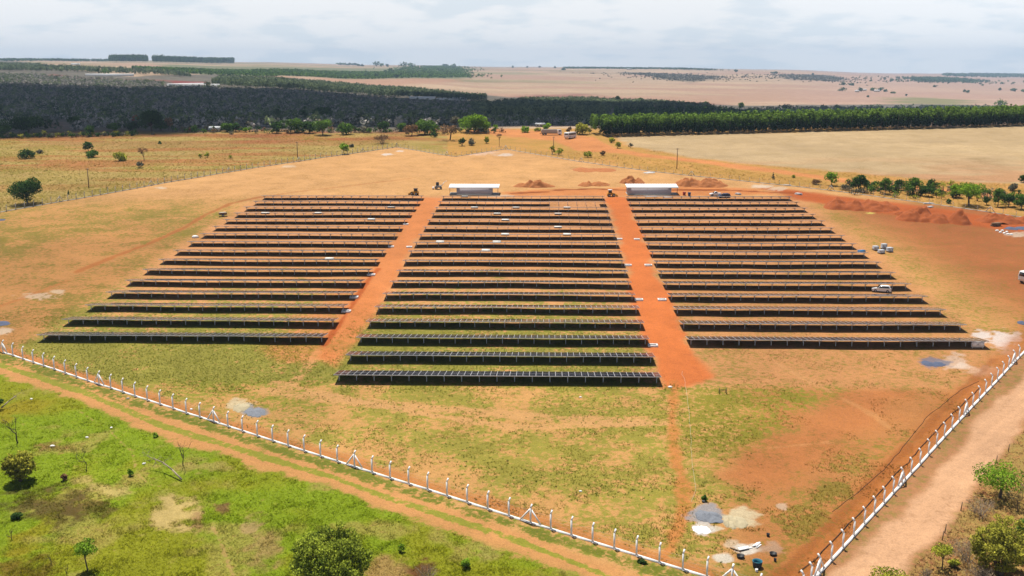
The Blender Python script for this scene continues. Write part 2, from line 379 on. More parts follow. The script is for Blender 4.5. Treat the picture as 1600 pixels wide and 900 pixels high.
WOOD_PX = [(-900, 212), (0, 209), (200, 205), (430, 206), (620, 204), (760, 200), (860, 196), (940, 196), (960, 202), (1600, 188), (1900, 185), (1900, 166), (1600, 166), (1500, 164), (1390, 163), (1100, 163), (1000, 154), (850, 155), (740, 146), (560, 131), (440, 121), (340, 116), (200, 120), (100, 108), (0, 94), (-900, 92)]

def build_ground():
    us = np.arange(-520, 2121, 3.2)
    vs = np.concatenate([np.arange(1500, 930, -14), np.arange(930, 215, -1.15)])
    hp = CAMZ * 0.999
    t = (CY - vs) / F; g = (t * CP - SP) / (CP + t * SP)           # dz = Y*g and dz = PB*Y - CAMZ
    y1 = CAMZ / (PB - g)
    y2 = np.exp(np.linspace(math.log(y1[-1] + 2), math.log(13900), 260))
    ys = np.concatenate([y1, y2])
    U, Y = np.meshgrid(us, ys)
    X = (U - CX) / F * Y * CP
    x = X.ravel(); y = Y.ravel(); z = T(x, y)
    P = np.stack([x, y], 1); n = len(x)
    u, v = project(x, y, z)
    rr = lambda s, k=0, o=4: fbm(x / s, y / s, k, o)
    big = rr(45, 1); mid = rr(12, 2); sm = rr(3.5, 3, 3)
    soil = np.tile(A(222, 170, 105), (n, 1)); cov = np.tile(A(205, 165, 80), (n, 1)); veg = np.full(n, 0.5)
    def lay(m, s=None, c=None, vg=None):
        m = np.clip(m, 0, 1)
        if s is not None: soil[:] = soil * (1 - m[:, None]) + np.asarray(s) * m[:, None]
        if c is not None: cov[:] = cov * (1 - m[:, None]) + np.asarray(c) * m[:, None]
        if vg is not None: veg[:] = veg * (1 - m) + vg * m
    def edge(d, w, wob=0.0): return sstep(-w, w, d + (mid - 0.5) * wob * 2 + (sm - 0.5) * wob)
    region = np.zeros(n, np.int32)          # 1 front track, 2 road, 3 lane, 4 country road, 5 field, 6 wood, 7 site, 8 meadow, 9 far plain
    far = y > 545
    # --- dry meadow at the left
    site_d = sdist(P, poly_w(SITE_PX))
    mead = (~far) & (site_d < 0) & (x < 60)
    lay(mead * 1.0, A(200, 166, 102), A(192, 168, 88), 0.55)
    streak = fbm(x / 60, y / 9, 21, 4)
    lay(mead * sstep(0.5, 0.66, streak) * sstep(300, 420, y) * 0.8, A(200, 120, 75), A(190, 135, 70))
    lay(mead * sstep(245, 200, v) * sstep(0.42, 0.55, fbm(x / 90, y / 14, 23, 4)) * 0.9, A(178, 100, 62), A(165, 110, 62), 0.45)
    lay(mead * sstep(0.52, 0.7, rr(25, 24)) * 0.7, None, A(165, 150, 55))
    region[mead] = 8
    # --- the building site
    s_in = edge(site_d, 0.6, 0.4)
    region[(site_d > 0) & ~far] = 7
    lay(s_in, A(228, 170, 105), A(178, 162, 70), 0.45)
    lay(s_in * sstep(330, 300, v) * 1.0, A(236, 180, 118), A(222, 168, 100), 0.3)
    # left part, weedier, with cloud shade painted into its darker colours
    lm = s_in * sstep(-12, 30, -(x + 62 + (y - 150) * 0.06)) * sstep(275, 400, v)
    lay(lm * 0.9, A(200, 142, 84), A(150, 128, 56), 0.34 + 0.3 * sstep(0.38, 0.64, rr(28, 31)) + 0.5 * (rr(5, 36) - .5))
    lay(s_in * sstep(700, 1000, u) * 0 + s_in * sstep(0.0, 1.0, (x - 86) / 30) * sstep(300, 330, v), A(188, 116, 68), A(180, 128, 66), 0.34)  # right part browner, its dimming by cloud shade painted into the colour
    # front meadow of the site
    fr = s_in * sstep(545, 600, v + (big - 0.5) * 60)
    lay(fr * sstep(1180, 1050, u + (big - .5) * 300), A(228, 172, 105), A(180, 168, 72), 0.40 + 0.22 * sstep(0.34, 0.62, rr(16, 33)) + 0.7 * (rr(4.5, 37, 3) - .5))
    lay(fr * sstep(1080, 1180, u + (big - .5) * 300), A(206, 140, 82), A(168, 142, 62), 0.2 + 0.32 * sstep(0.42, 0.62, rr(20, 34)) + 0.6 * (rr(4.5, 38, 3) - .5))
    gpx = poly_w([(1030, 615), (1180, 560), (1350, 545), (1390, 570), (1300, 620), (1180, 700), (1060, 700)])
    lay(s_in * edge(sdist(P, gpx), 4, 5) * 0.9, None, A(165, 155, 55), 0.58)
    bpx = poly_w([(1130, 750), (1200, 700), (1330, 610), (1420, 580), (1450, 600), (1380, 660), (1290, 720), (1180, 760)])
    lay(s_in * edge(sdist(P, bpx), 3, 4) * 0.85, A(210, 134, 78), A(190, 130, 70), 0.25)
    gl = poly_w([(140, 540), (400, 545), (520, 560), (480, 640), (380, 650), (240, 590)])
    lay(s_in * edge(sdist(P, gl), 5, 5) * 0.8, A(225, 170, 100), A(164, 164, 58), 0.52)
    # under the panels: orange between the rows, greener in front
    ct, st = math.cos(TH), math.sin(TH); dx, dy = x - X0, y - Y0
    gu = dx * ct + dy * st; gv = (-dx * st + dy * ct) / RP
    rows = s_in * sstep(-66, -58, gu) * sstep(122, 114, gu) * sstep(-0.2, 0.4, gv) * sstep(18.2, 17.6, gv)
    greenrow = np.clip((7.5 - gv) / 6, 0, 1)
    lay(rows, A(232, 168, 110), A(172, 164, 72), 0.22 + (0.42 + 0.14 * sstep(60, 40, gu)) * greenrow * (0.6 + 0.8 * rr(10, 35)))
    lay(rows * sstep(40, 75, gu) * 0.8, A(218, 154, 98), A(188, 148, 78), 0.3)
    lay(rows * sstep(7, 11, gv) * 0.85, A(230, 164, 110), A(222, 154, 96), 0.3)
    # light wheel tracks across the front of the site
    for pl, w, a in (([(420, 610), (560, 628), (700, 640), (900, 655), (1040, 660)], 1.3, 0.6),
                     ([(430, 598), (600, 636), (800, 668), (1000, 662)], 0.8, 0.6), ([(460, 600), (480, 575), (520, 530)], 0.9, 0.5),
                     ([(1200, 560), (1350, 640), (1420, 690)], .35, .25), ([(1010, 680), (1200, 700), (1300, 690)], 0.35, 0.25)):
        d = line_dist(P, poly_w(pl)); lay(s_in * sstep(w * 1.8, w * 0.5, d + (sm - .5) * 1.5) * a, A(238, 182, 118), None, 0.12)
    # lanes
    d1 = sdist(P, poly_w(LANE1_PX)); m1 = edge(d1, 1.2, 1.6)
    lay(m1, A(238, 150, 88), A(214, 152, 80), 0.1 + 0.45 * sstep(440, 540, v))
    region[(d1 > 0) & (region == 7)] = 3
    d2 = sdist(P, poly_w(LANE2_PX)); m2 = edge(d2, 1.0, 1.8)
    lay(m2, A(240, 136, 72), A(228, 132, 70), 0.1)
    region[(d2 > 0) & (region == 7)] = 3
    dp = line_dist(P, poly_w(PATH2_PX)); lay(s_in * sstep(1.3, 0.3, dp + (sm - 0.5) * 1.8) * 0.7, A(228, 142, 72), A(205, 145, 66), 0.3)
    region[(dp < 1.5) & (region == 7)] = 3
    lay(s_in * sstep(9, 3, line_dist(P, poly_w([(470, 545), (520, 500), (560, 455)])) + (mid - .5) * 9) * 0.4, A(234, 140, 75), A(220, 130, 60), .15)
    dt = line_dist(P, poly_w([(592, 420), (575, 438), (545, 485), (520, 520), (506, 540)])); lay(sstep(.9, 0.3, dt + (sm - .5)) * .85, A(200, 98, 42), None, 0.0)
    # thin trail up the left side
    dl = line_dist(P, poly_w([(405, 308), (360, 318), (320, 336), (290, 355), (240, 378), (180, 400), (120, 425)])); lay(s_in * sstep(1.5, 0.5, dl + (sm - .5) * 1.5) * 0.8, A(190, 115, 58), None, 0.05)
    dl = line_dist(P, poly_w([(400, 310), (460, 300), (540, 291), (640, 279)])); lay(s_in * sstep(1.2, 0.4, dl + (sm - .5) * 1.5) * 0.6, A(205, 138, 80), None, 0.05)
    dl = line_dist(P, poly_w([(0, 478), (30, 468), (100, 440)])); lay(s_in * sstep(1.5, 0.5, dl + (sm - .5) * 1.5) * 0.5, A(190, 115, 58), None, 0.1)
    # excavated strip along the back fence
    ex = poly_w([(1180, 292), (1240, 296), (1300, 305), (1420, 320), (1530, 336), (1640, 350), (1640, 368), (1520, 352), (1420, 338), (1330, 326), (1250, 312)])
    lay(s_in * edge(sdist(P, ex), 3, 3), A(206, 108, 54), A(198, 104, 52), 0.2)
    ex = poly_w([(780, 300), (860, 296), (980, 293), (1080, 290), (1180, 295), (1230, 305), (1100, 306), (960, 306), (800, 307)])
    lay(s_in * edge(sdist(P, ex), 2, 3) * 0.85, A(232, 145, 82), None, 0.05)
    for pl in ([(800, 302), (855, 300)], [(868, 297), (930, 295), (980, 297)], [(1050, 297), (1130, 297), (1240, 302)]):
        lay(sstep(1.5, 0.6, line_dist(P, poly_w(pl)) + (sm - .5) * 1.4), A(165, 85, 35), None, 0)
    # pale spills of lime, gravel and sand on the site
    for (pu, pv, ru, rv, c, a) in (
        (1535, 524, 16, 8, A(250, 235, 225), .9), (1565, 530, 16, 13, A(250, 232, 222), .9), (1588, 528, 10, 9, A(248, 228, 218), .7), (1540, 580, 26, 8, A(245, 215, 190), .5), (1490, 565, 22, 11, A(240, 210, 185), .7),
        (1505, 572, 12, 6, A(248, 225, 205), .6), (1580, 548, 14, 8, A(240, 205, 180), .6), (60, 463, 30, 4, A(225, 200, 170), .7), (90, 456, 10, 3, A(230, 210, 180), .6), (5, 517, 12, 5, A(235, 215, 190), .7),
        (1130, 872, 18, 8, A(245, 235, 215), .9), (1140, 850, 10, 8, A(240, 230, 205), .5), (1168, 858, 24, 7, A(248, 238, 222), .9), (1120, 826, 12, 4, A(240, 228, 200), .8), (1205, 858, 24, 10, A(205, 170, 140), .8), (1222, 792, 8, 5, A(225, 205, 180), .6),
        (375, 634, 20, 10, A(232, 215, 175), .8), (396, 642, 20, 9, A(165, 168, 172), .8), (1107, 803, 28, 13, A(170, 172, 178), .85), (1155, 810, 28, 15, A(235, 218, 178), .85), (1098, 826, 17, 9, A(240, 232, 220), .8), (1460, 566, 24, 8, A(125, 130, 150), .8),
        (252, 294, 9, 1.5, A(245, 225, 200), .7), (606, 241.5, 8, 1.6, A(245, 232, 222), .9), (625, 236, 6, 1.2, A(245, 232, 222), .9), (450, 260, 12, 1.5, A(240, 215, 185), .7), (740, 238, 36, 4, A(246, 205, 175), .9), (790, 242, 14, 2, A(245, 225, 210), .8),
        (1014, 270, 9, 1.5, A(245, 235, 228), .9), (1190, 291, 18, 2.5, A(246, 225, 200), .8), (1215, 295, 14, 3, A(246, 220, 190), .7), (1590, 366, 18, 4, A(240, 215, 190), .8), (1360, 333, 7, 1.5, A(245, 225, 120), .8),
        (780, 306, 22, 1.5, A(245, 215, 185), .8), (1025, 305, 30, 2, A(246, 222, 200), .8)):
        c0 = np.array(at(pu, pv)[:2]); e1 = np.array(at(pu + ru, pv)[:2]) - c0; e2 = np.array(at(pu, pv - rv)[:2]) - c0
        near = np.abs(x - c0[0]) + np.abs(y - c0[1]) < 3.2 * (np.abs(e1).sum() + np.abs(e2).sum())
        Q = P[near] - c0; k = np.linalg.norm(np.linalg.solve(np.array([e1, e2]).T, Q.T).T, axis=1)
        ns = fbm(x[near] / 1.3, y[near] / 1.3, 55, 4)
        mm = np.zeros(n); mm[near] = sstep(1.25, 0.75, k + (ns - 0.5) * 1.5) * a; lay(mm, c, None, 0.0)
    # --- outside the front fence
    fpl = poly_w(FRONT_PX); out = (site_d < 0) & (v > 500) & (u < 1260)
    lay(out * 1.0, A(226, 172, 108), A(165, 165, 62), 0.42)
    region[out] = 0
    trk = line_dist(P, poly_w(TRACK_PX))
    gd = sdist(P, poly_w(GREEN_PX)); gm = edge(gd, 1.0, 2.6) * out
    lay(gm, A(168, 152, 70), A(150, 172, 36), 0.86)
    lay(gm * sstep(0.46, 0.64, rr(15, 41)) * 0.8, None, A(166, 164, 40))
    lay(gm * sstep(0.5, 0.66, rr(7, 42)) * sstep(200, 0, u) * 0.8, None, A(176, 158, 42))
    lay(gm * sstep(0.56, 0.72, rr(6, 43)) * 0.6, A(180, 150, 85), A(196, 178, 95), 0.6)
    for (pu, pv, ru, rv, c, a) in ((270, 803, 42, 20, A(218, 190, 120), .95), (170, 770, 24, 8, A(210, 188, 112), .8), (130, 752, 16, 6, A(210, 185, 110), .7), (310, 730, 50, 6, A(205, 180, 105), .6), (70, 790, 55, 22, A(92, 74, 40), .75), (140, 795, 40, 12, A(105, 84, 42), .7), (345, 795, 14, 7, A(150, 105, 75), .8),
                                   (310, 815, 12, 10, A(165, 125, 85), .7), (395, 825, 14, 10, A(200, 170, 115), .8), (410, 850, 22, 30, A(190, 160, 100), .7), (610, 890, 30, 18, A(205, 165, 105), .8), (660, 893, 20, 12, A(120, 70, 45), .9), (40, 890, 60, 18, A(120, 85, 35), .6), (225, 745, 25, 8, A(200, 175, 95), .5), (765, 870, 18, 10, A(190, 175, 95), .6), (85, 698, 26, 6, A(160, 125, 75), .7)):
        c0 = np.array(at(pu, pv)[:2]); e1 = np.array(at(pu + ru, pv)[:2]) - c0; e2 = np.array(at(pu, pv - rv)[:2]) - c0
        k = np.linalg.norm(np.linalg.solve(np.array([e1, e2]).T, (P - c0).T).T, axis=1)
        lay(sstep(1.5, 0.5, k + (fbm(x / 1.6, y / 1.6, 57, 4) - 0.5) * 2.6) * a * out, c, c * 0.95, 0.5)
    for pl in ([(120, 600 + 40), (170, 672), (205, 705), (215, 740), (232, 757), (250, 760)], [(330, 815), (345, 850), (365, 900)], [(240, 640), (300, 700)]):
        lay(gm * sstep(0.38, 0.1, line_dist(P, poly_w(pl)) + (sm - .5) * .5) * 0.45, A(205, 170, 105), None, 0.1)
    tm = sstep(3.6, 1.6, trk + (mid - 0.5) * 3.0 + (sm - .5) * 2) * out
    rut = sstep(0.5, 1.0, np.abs(trk + (mid - .5) * 1.4))
    lay(tm * 0.95, A(228, 165, 102), A(168, 165, 62), 0.14 + 0.62 * (1 - rut))
    region[(trk < 2.6) & out] = 1
    fd = line_dist(P, fpl)
    lay(sstep(3.2, 1.0, fd + (sm - .5) * 2) * (site_d > 0) * (v > 500) * 0.8, A(212, 135, 72), A(170, 120, 55), 0.2)
    lay(sstep(1.6, 0.5, np.abs(fd - 1.6) + (sm - .5) * 1.5) * (site_d < 0) * out * 0.8, None, A(125, 130, 45), 0.75)
    # --- road at the right
    rpl = poly_w(RIGHT_PX); fd2 = line_dist(P, rpl)
    zone = ((site_d < 0) & (u > 1200) & (v > 440))
    lay(zone * 1.0, A(196, 140, 95), A(176, 145, 82), 0.45)
    lay(sstep(6, 1.5, fd2 + (sm - .5) * 2) * (site_d > 0) * (v > 440) * 0.75, A(198, 118, 55), A(170, 110, 50), 0.25)
    lay(sstep(1.0, 0.3, np.abs(fd2 - 3.2) + (sm - .5) * 1.2) * (site_d > 0) * (v > 560) * 0.45, A(160, 92, 42), None, 0.1)
    rd = sdist(P, poly_w(ROAD_PX)); rm = edge(rd, 0.8, 1.4) * zone
    rst = fbm((x * 0.72 - y * 0.69) / 1.1, (x * 0.69 + y * 0.72) / 40.0, 61, 3)     # wheel wear along the road
    lay(rm, A(238, 186, 142) * (0.86 + 0.28 * rst)[:, None], A(228, 175, 130), 0.18)
    region[(rd > 0) & zone] = 2
    lay(zone * edge(sdist(P, poly_w(SCRUB_PX)), 1.0, 2.0), A(190, 130, 82), A(196, 165, 92), 0.62)
    # --- beyond the back fence
    bz = (site_d < 0) & (~far) & (u > 700) & (v < 420)
    lay(bz * 1.0, A(224, 160, 95), A(212, 165, 84), 0.62); region[bz] = 8
    cr = line_dist(P, poly_w(CROAD_PX)); cw = 4.2 + 9 * sstep(980, 900, u)
    lay(bz * sstep(cw + 1.5, cw - 2, cr + (mid - .5) * 4), A(238, 158, 96), A(232, 150, 90), 0.15)
    region[(cr < cw) & bz] = 4
    fe = sdist(P, poly_w(FIELD_PX)); fm = edge(fe, 3, 4) * ((site_d < 0) & (u > 900) & (v < 420))
    band = fbm(x / 70, y / 22, 71, 4); fine = fbm((x + y * .4) / 14, (y - x * .1) / 2.2, 72, 3)
    lay(fm, A(216, 186, 142) * (0.74 + 0.34 * band + 0.18 * fine)[:, None], A(216, 184, 132), 0.35)
    lay(fm * sstep(0.5, 0.65, band) * sstep(235, 280, v) * 0.7, A(214, 150, 105), A(205, 150, 105), 0.4)
    region[(fe > 0) & (u > 900)] = 5
    # --- valley, woods and the far plain
    fz = far & ~((fe > -3) & (u > 900))
    soilf = np.tile(A(222, 190, 158), (n, 1))
    b1 = fbm(x / 900, y / 420, 81, 4); b2 = fbm(x / 300, y / 120, 82, 4)
    soilf = soilf * (0.86 + 0.28 * b2)[:, None]
    crop = fbm((x + .35 * y) / 1500, (y - .2 * x) / 65, 84, 4); strip = sstep(.44, .56, fbm((x + .2 * y) / 2600, (y - .12 * x) / 230, 85, 2))
    soilf = soilf * (0.84 + 0.22 * crop + 0.1 * strip)[:, None]
    pk = sstep(0.48, 0.6, b1)[:, None]; soilf = soilf * (1 - pk) + A(212, 172, 146) * pk
    pk = (sstep(1180, 1320, u) * 0.7)[:, None]; soilf = soilf * (1 - pk) + A(214, 172, 150) * (0.85 + .3 * b2)[:, None] * pk
    gk = (sstep(0.52, 0.62, fbm(x / 700, y / 500, 83, 4)) * sstep(1100, 700, u) * sstep(3500, 4500, y) * .7)[:, None]; soilf = soilf * (1 - gk) + A(150, 150, 105) * gk
    lay(fz * 1.0, soilf, soilf, 0.5); region[fz] = 9
    for k, (pl, c) in enumerate((([(770, 152), (900, 146), (1010, 155), (1160, 164), (1300, 168), (1300, 175), (900, 175), (700, 160)], A(176, 125, 112)),
                  ([(520, 120), (640, 121), (740, 123), (640, 136), (560, 131), (470, 122)], A(214, 165, 135)),
                  ([(960, 112), (1090, 117), (1135, 120), (1080, 130), (1020, 121)], A(138, 128, 110)),
                  ([(250, 100), (420, 104), (560, 107), (700, 107), (740, 122), (600, 124), (500, 121), (420, 119), (330, 118), (250, 112)], A(135, 145, 105)),
                  ([(1215, 116), (1300, 117), (1330, 128), (1230, 126)], A(150, 130, 115)),
                  ([(1380, 152), (1460, 153), (1540, 158), (1500, 164), (1400, 162)], A(150, 150, 95)))):
        wpl = np.array([at(a, b)[:2] for a, b in pl]); d = sdist(P, wpl)
        lay(fz * sstep(-40, 60, d + (fbm(x / 120, y / 120, 90 + k, 4) - .5) * 160) * 0.85, c, c)
    wd = sdist(P, poly_w(WOOD_PX)); wm = sstep(-12, 12, wd + (big - .5) * 40) * (fz | ((y > 500) & (fe < -3)))
    wn = fbm(x / 90, y / 90, 95, 5)
    wc = A(138, 130, 116)[None] * (0.6 + 0.8 * wn)[:, None]
    lay(wm, wc, wc * 0.8, 0.5)
    for (pl, c) in (([(65, 192), (110, 190), (115, 201), (70, 203)], A(165, 125, 110)), ([(80, 115), (120, 121), (280, 126), (330, 133), (200, 124), (70, 119)], A(160, 105, 90)), ([(270, 126), (325, 128), (325, 132), (262, 130)], A(165, 85, 80)), ([(470, 147), (560, 153), (640, 157), (560, 155)], A(190, 150, 130)), ([(760, 166), (800, 170), (790, 173), (745, 170)], A(185, 130, 105)), ([(870, 170), (920, 172), (915, 181), (875, 182)], A(125, 95, 85))):
        lay(wm * sstep(-5, 15, sdist(P, poly_w(pl)) + (mid - .5) * 12) * 0.85, c, c)
    region[(wm > 0.5)] = 6
    # --- assemble, one object per kind of ground
    ny, nx = U.shape; i = np.arange(ny * nx).reshape(ny, nx)
    quads = np.stack([i[:-1, :-1].ravel(), i[:-1, 1:].ravel(), i[1:, 1:].ravel(), i[1:, :-1].ravel()], 1)
    fr_ = region[quads[:, 0]]
    V = np.stack([x, y, z], 1).astype(np.float32)
    for rid, nm in ((0, 'ground'), (1, 'dirt_track'), (2, 'dirt_road'), (3, 'service_lane'), (4, 'country_road'), (5, 'harvested_field'), (6, 'valley_floor'), (7, 'site_ground'), (8, 'dry_meadow'), (9, 'far_plain')):
        q = quads[fr_ == rid]
        if not len(q): continue
        idx, inv = np.unique(q.ravel(), return_inverse=True)
        mb = MB(); mb.add(V[idx], inv.reshape(-1, 4)); me = mb.mesh(nm, GROUND, smooth=True)
        for an, arr in (('soil', soil), ('cover', cov)):
            a = me.attributes.new(an, 'FLOAT_COLOR', 'POINT')
            a.data.foreach_set('color', np.hstack([arr[idx], np.ones((len(idx), 1))]).astype(np.float32).ravel())
        a = me.attributes.new('veg', 'FLOAT', 'POINT'); a.data.foreach_set('value', veg[idx].astype(np.float32))
        tag(link(bpy.data.objects.new(nm, me)), kind='structure')
    return dict(P=P, cov=cov, soil=soil, veg=veg, nx=nx, ny=ny, us=us, ys=ys)
G = build_ground()
def ground_colour(x, y):
    j = np.clip(np.searchsorted(-1.0 / G['ys'], -1.0 / y), 0, G['ny'] - 1)
    u = CX + F * x / (y * CP); i = np.clip(np.round((u - G['us'][0]) / 3.2).astype(int), 0, G['nx'] - 1)
    k = j * G['nx'] + i; return G['cov'][k], G['soil'][k], G['veg'][k]

# ------------------------------------------------------------------ haze
def build_haze():
    mb = MB(); mb.box((0, 6500, 70), (30000, 16500, 520))
    m = bpy.data.materials.new('hazy_air'); m.use_nodes = True; nt = m.node_tree
    nt.nodes.remove(nt.nodes['Principled BSDF']); p = nt.nodes.new('ShaderNodeVolumePrincipled')
    p.inputs['Color'].default_value = (0.56, 0.75, 1.0, 1); p.inputs['Density'].default_value = HAZE_DENSITY; p.inputs['Anisotropy'].default_value = 0.2
    nt.links.new(p.outputs[0], [n for n in nt.nodes if n.type == 'OUTPUT_MATERIAL'][0].inputs['Volume'])
    tag(mb.build('haze', m), kind='stuff')
build_haze()
def shade_cloud(x, y, rx, ry, seed, h=1500.0):
    """a low cloud added unseen above the frame to shade the valley; its shadow lies on the ground around x, y"""
    k = h / math.tan(SUN_EL); c = np.array([x + math.sin(SUN_AZ) * k, y + math.cos(SUN_AZ) * k, h])
    nu, nv = 96, 32; a, b = np.meshgrid(np.linspace(0, 2 * math.pi, nu, endpoint=False), np.linspace(-math.pi / 2, math.pi / 2, nv))
    d = np.stack([np.cos(b) * np.cos(a), np.cos(b) * np.sin(a), np.sin(b)], -1)
    lump = .72 + .62 * fbm(d[..., 0] * 2.6 + seed, d[..., 1] * 2.6 + d[..., 2] * 1.5, seed, 4)
    v = d * lump[..., None] * np.array([rx, ry, 160.0]); v[..., 2] = np.where(v[..., 2] < 0, v[..., 2] * .25, v[..., 2])
    i = np.arange(nu * nv).reshape(nv, nu); j = np.roll(i, -1, 1)
    mb = MB(); mb.add(v.reshape(-1, 3), np.stack([i[:-1].ravel(), j[:-1].ravel(), j[1:].ravel(), i[1:].ravel()], 1))
    o = mb.build('shade_cloud', SHADE_CLOUDM, smooth=True); o.location = tuple(c); tag(o, kind='stuff')
SHADE_CLOUDM = mat('shade_cloud_surface', (0.85, 0.86, 0.88), 1.0, var=0.02)
for q in ((-480, 762, 640, 240, 13), (-230, 762, 300, 200, 14), (-700, 1050, 620, 420, 3), (-150, 1250, 420, 520, 4), (-1100, 1700, 650, 500, 5), (-350, 2000, 480, 420, 6), (150, 1700, 300, 330, 7), (480, 2150, 420, 150, 8), (60, 930, 260, 260, 9)):
    shade_cloud(*q)  # unseen clouds, added so that their shadows darken the valley

# ------------------------------------------------------------------ solar tables
MW, ML, TILT = 1.08, 2.28, rad(8)
H_NEAR = 1.52
TC, TS = math.cos(TILT), math.sin(TILT)
RT = np.array([(1, 0, 0), (0, TC, TS), (0, -TS, TC)])       # slope axis runs down and away from the camera
def slope_pt(x, s, n=0.0): return np.array([x, 0.0 + s * TC + n * TS, H_NEAR - s * TS + n * TC])
BACKSHEET = mat('panel_backsheet', (0.10, 0.10, 0.11), 0.7, var=0.1)
def add_module(mb, x, s):
    c = slope_pt(x, s); mb.box(c, (MW - 0.002, ML - 0.002, 0.05), 0, R=RT)
    a, b = MW / 2 - 0.036, ML / 2 - 0.045
    mb.add([slope_pt(x + i, s + j, 0.028) for i, j in ((-a, -b), (a, -b), (a, b), (-a, b))], [(0, 1, 2, 3)], m=1)
    mb.add([slope_pt(x + i, s + j, -0.028) for i, j in ((-a, b), (a, b), (a, -b), (-a, -b))], [(0, 1, 2, 3)], m=2)
def build_tables():
    mm = MB(); add_module(mm, 0, 0); mod = mm.mesh('solar_panel', [ALU, CELL, BACKSHEET])
    xs = [(-25 + i + 0.5) * MW for i in range(50)]
    arr = MB()
    for x in xs:
        for s in (ML / 2, ML * 1.5): add_module(arr, x, s)
    arr = arr.mesh('panel_array', [ALU, CELL, BACKSHEET])
    part_arr = MB()
    for i, x in enumerate(xs):
        if i < 33 or i > 47:
            for s in (ML / 2, ML * 1.5): add_module(part_arr, x, s)
    part_arr = part_arr.mesh('panel_array', [ALU, CELL, BACKSHEET])
    lg = MB(); hz = H_NEAR - 1.5 * TS - 0.2
    lg.box((0, 0, (hz - 0.5) / 2), (0.12, 0.10, hz + 0.5)); lg.tube((0, 0.05, hz * 0.45), (0, 1.2, hz - 0.17), 0.035, n=4); lg = lg.mesh('leg', STEEL)
    rf = MB(); rf.box((0, 0, 0), (0.09, 4.1, 0.12), R=RT); rf = rf.mesh('rafter', STEEL)
    pu = MB(); pu.box((0, 0, 0), (54.0, 0.07, 0.07), R=RT); pu = pu.mesh('purlin', STEEL)
    ends = {'left': (-60.2, 'left', 2), 'middle': (0.0, 'middle', 0), 'right': (61.2, 'right', 2)}
    onum = ['front', 'second', 'third', 'fourth', 'fifth', 'sixth', 'seventh', 'eighth', 'ninth', 'tenth', 'eleventh', 'twelfth', 'thirteenth', 'fourteenth', 'fifteenth', 'sixteenth', 'seventeenth', 'last']
    ct, st = math.cos(TH), math.sin(TH)
    for key, (u0, blk, first) in ends.items():
        for r in range(first, 18):
            v = r * RP + 0.52; uc = u0 + 27
            x, y = X0 + uc * ct - v * st, Y0 + uc * st + v * ct
            z = PA * x + PB * y
            k = r - first
            if k == 0: lab = f'front solar table of the {blk} block, nearest to the camera in it'
            elif r == 17: lab = f'solar table in the farthest row of the {blk} block'
            else: lab = f'long solar table, {onum[k]} row from the front in the {blk} block'
            if key == 'middle' and r == 16: lab = 'solar table in the middle block with a gap of missing panels near its right end'
            t = thing('solar_table', lab, 'solar panels', (x, y, z), 0, f'rows of solar tables in the {blk} block')
            t.rotation_euler = (0, -math.atan(PA), TH)
            if k < (3 if key == 'middle' else 2):
                for xx in xs:
                    for s in (ML / 2, ML * 1.5):
                        o = use('solar_panel', mod, t); c = slope_pt(xx, s) - slope_pt(0, 0); o.location = c
            elif key == 'middle' and r == 16: use('panel_array', part_arr, t)
            else: use('panel_array', arr, t)
            for i in range(19):
                xx = -26.4 + i * 52.8 / 18
                l = use('leg', lg, t, (xx, 1.5, 0.0))
                use('rafter', rf, l, tuple(slope_pt(0, ML, -0.17) - np.array([0, 1.5, 0])))
            for s in (0.14, 1.5, 3.0, 4.35): use('purlin', pu, t, tuple(slope_pt(0, s, -0.065)))
build_tables()

# ------------------------------------------------------------------ fences
def walk(px, n_per=None, step=None):
    """points along a fence line; n_per intervals between given points, or an even step"""
    w = [np.array(at(u, v)[:2]) for u, v in px]; out = [w[0]]
    if n_per:
        for j, (a, b) in enumerate(zip(w[:-1], w[1:])):
            k = n_per[j] if isinstance(n_per, list) else n_per
            out += [a + (b - a) * i / k for i in range(1, k + 1)]
        return out
    L = [0]
    for a, b in zip(w[:-1], w[1:]): L.append(L[-1] + np.linalg.norm(b - a))
    n = max(int(round(L[-1] / step)), 1); out = []
    for i in range(n + 1):
        d = L[-1] * i / n; k = min(max(np.searchsorted(L, d) - 1, 0), len(w) - 2); f = (d - L[k]) / (L[k + 1] - L[k]); out.append(w[k] + (w[k + 1] - w[k]) * f)
    return out
def post_mesh(m, w=0.17, braced=False, h=1.8):
    mb = MB(); mb.box((0, 0, h / 2 - 0.15), (w, w, h + 0.3))
    c, s = math.cos(rad(42)), math.sin(rad(42)); L = 0.5          # cranked top leaning to the inside (+y)
    p = []
    for t in (0, L):
        for dx, dn in ((-w / 2, -w / 2), (w / 2, -w / 2), (w / 2, w / 2), (-w / 2, w / 2)): p.append((dx, s * t + dn * c * (0.85 if t else 1), h + c * t - dn * s * 0.9))
    mb.hexa(p); return mb.mesh('post', m)
def brace_mesh(m):
    mb = MB()
    for sg in (-1, 1): mb.tube((sg * 0.10, 0, 1.75), (sg * 1.45, 0, 0.1), 0.12, n=4)
    return mb.mesh('brace', m)
PW, PWB = post_mesh(WHITE, 0.165, h=1.95), brace_mesh(WHITE)
PG, PGB = post_mesh(CONC, 0.15), brace_mesh(CONC)
PT = post_mesh(CONC, 0.09, h=1.4)
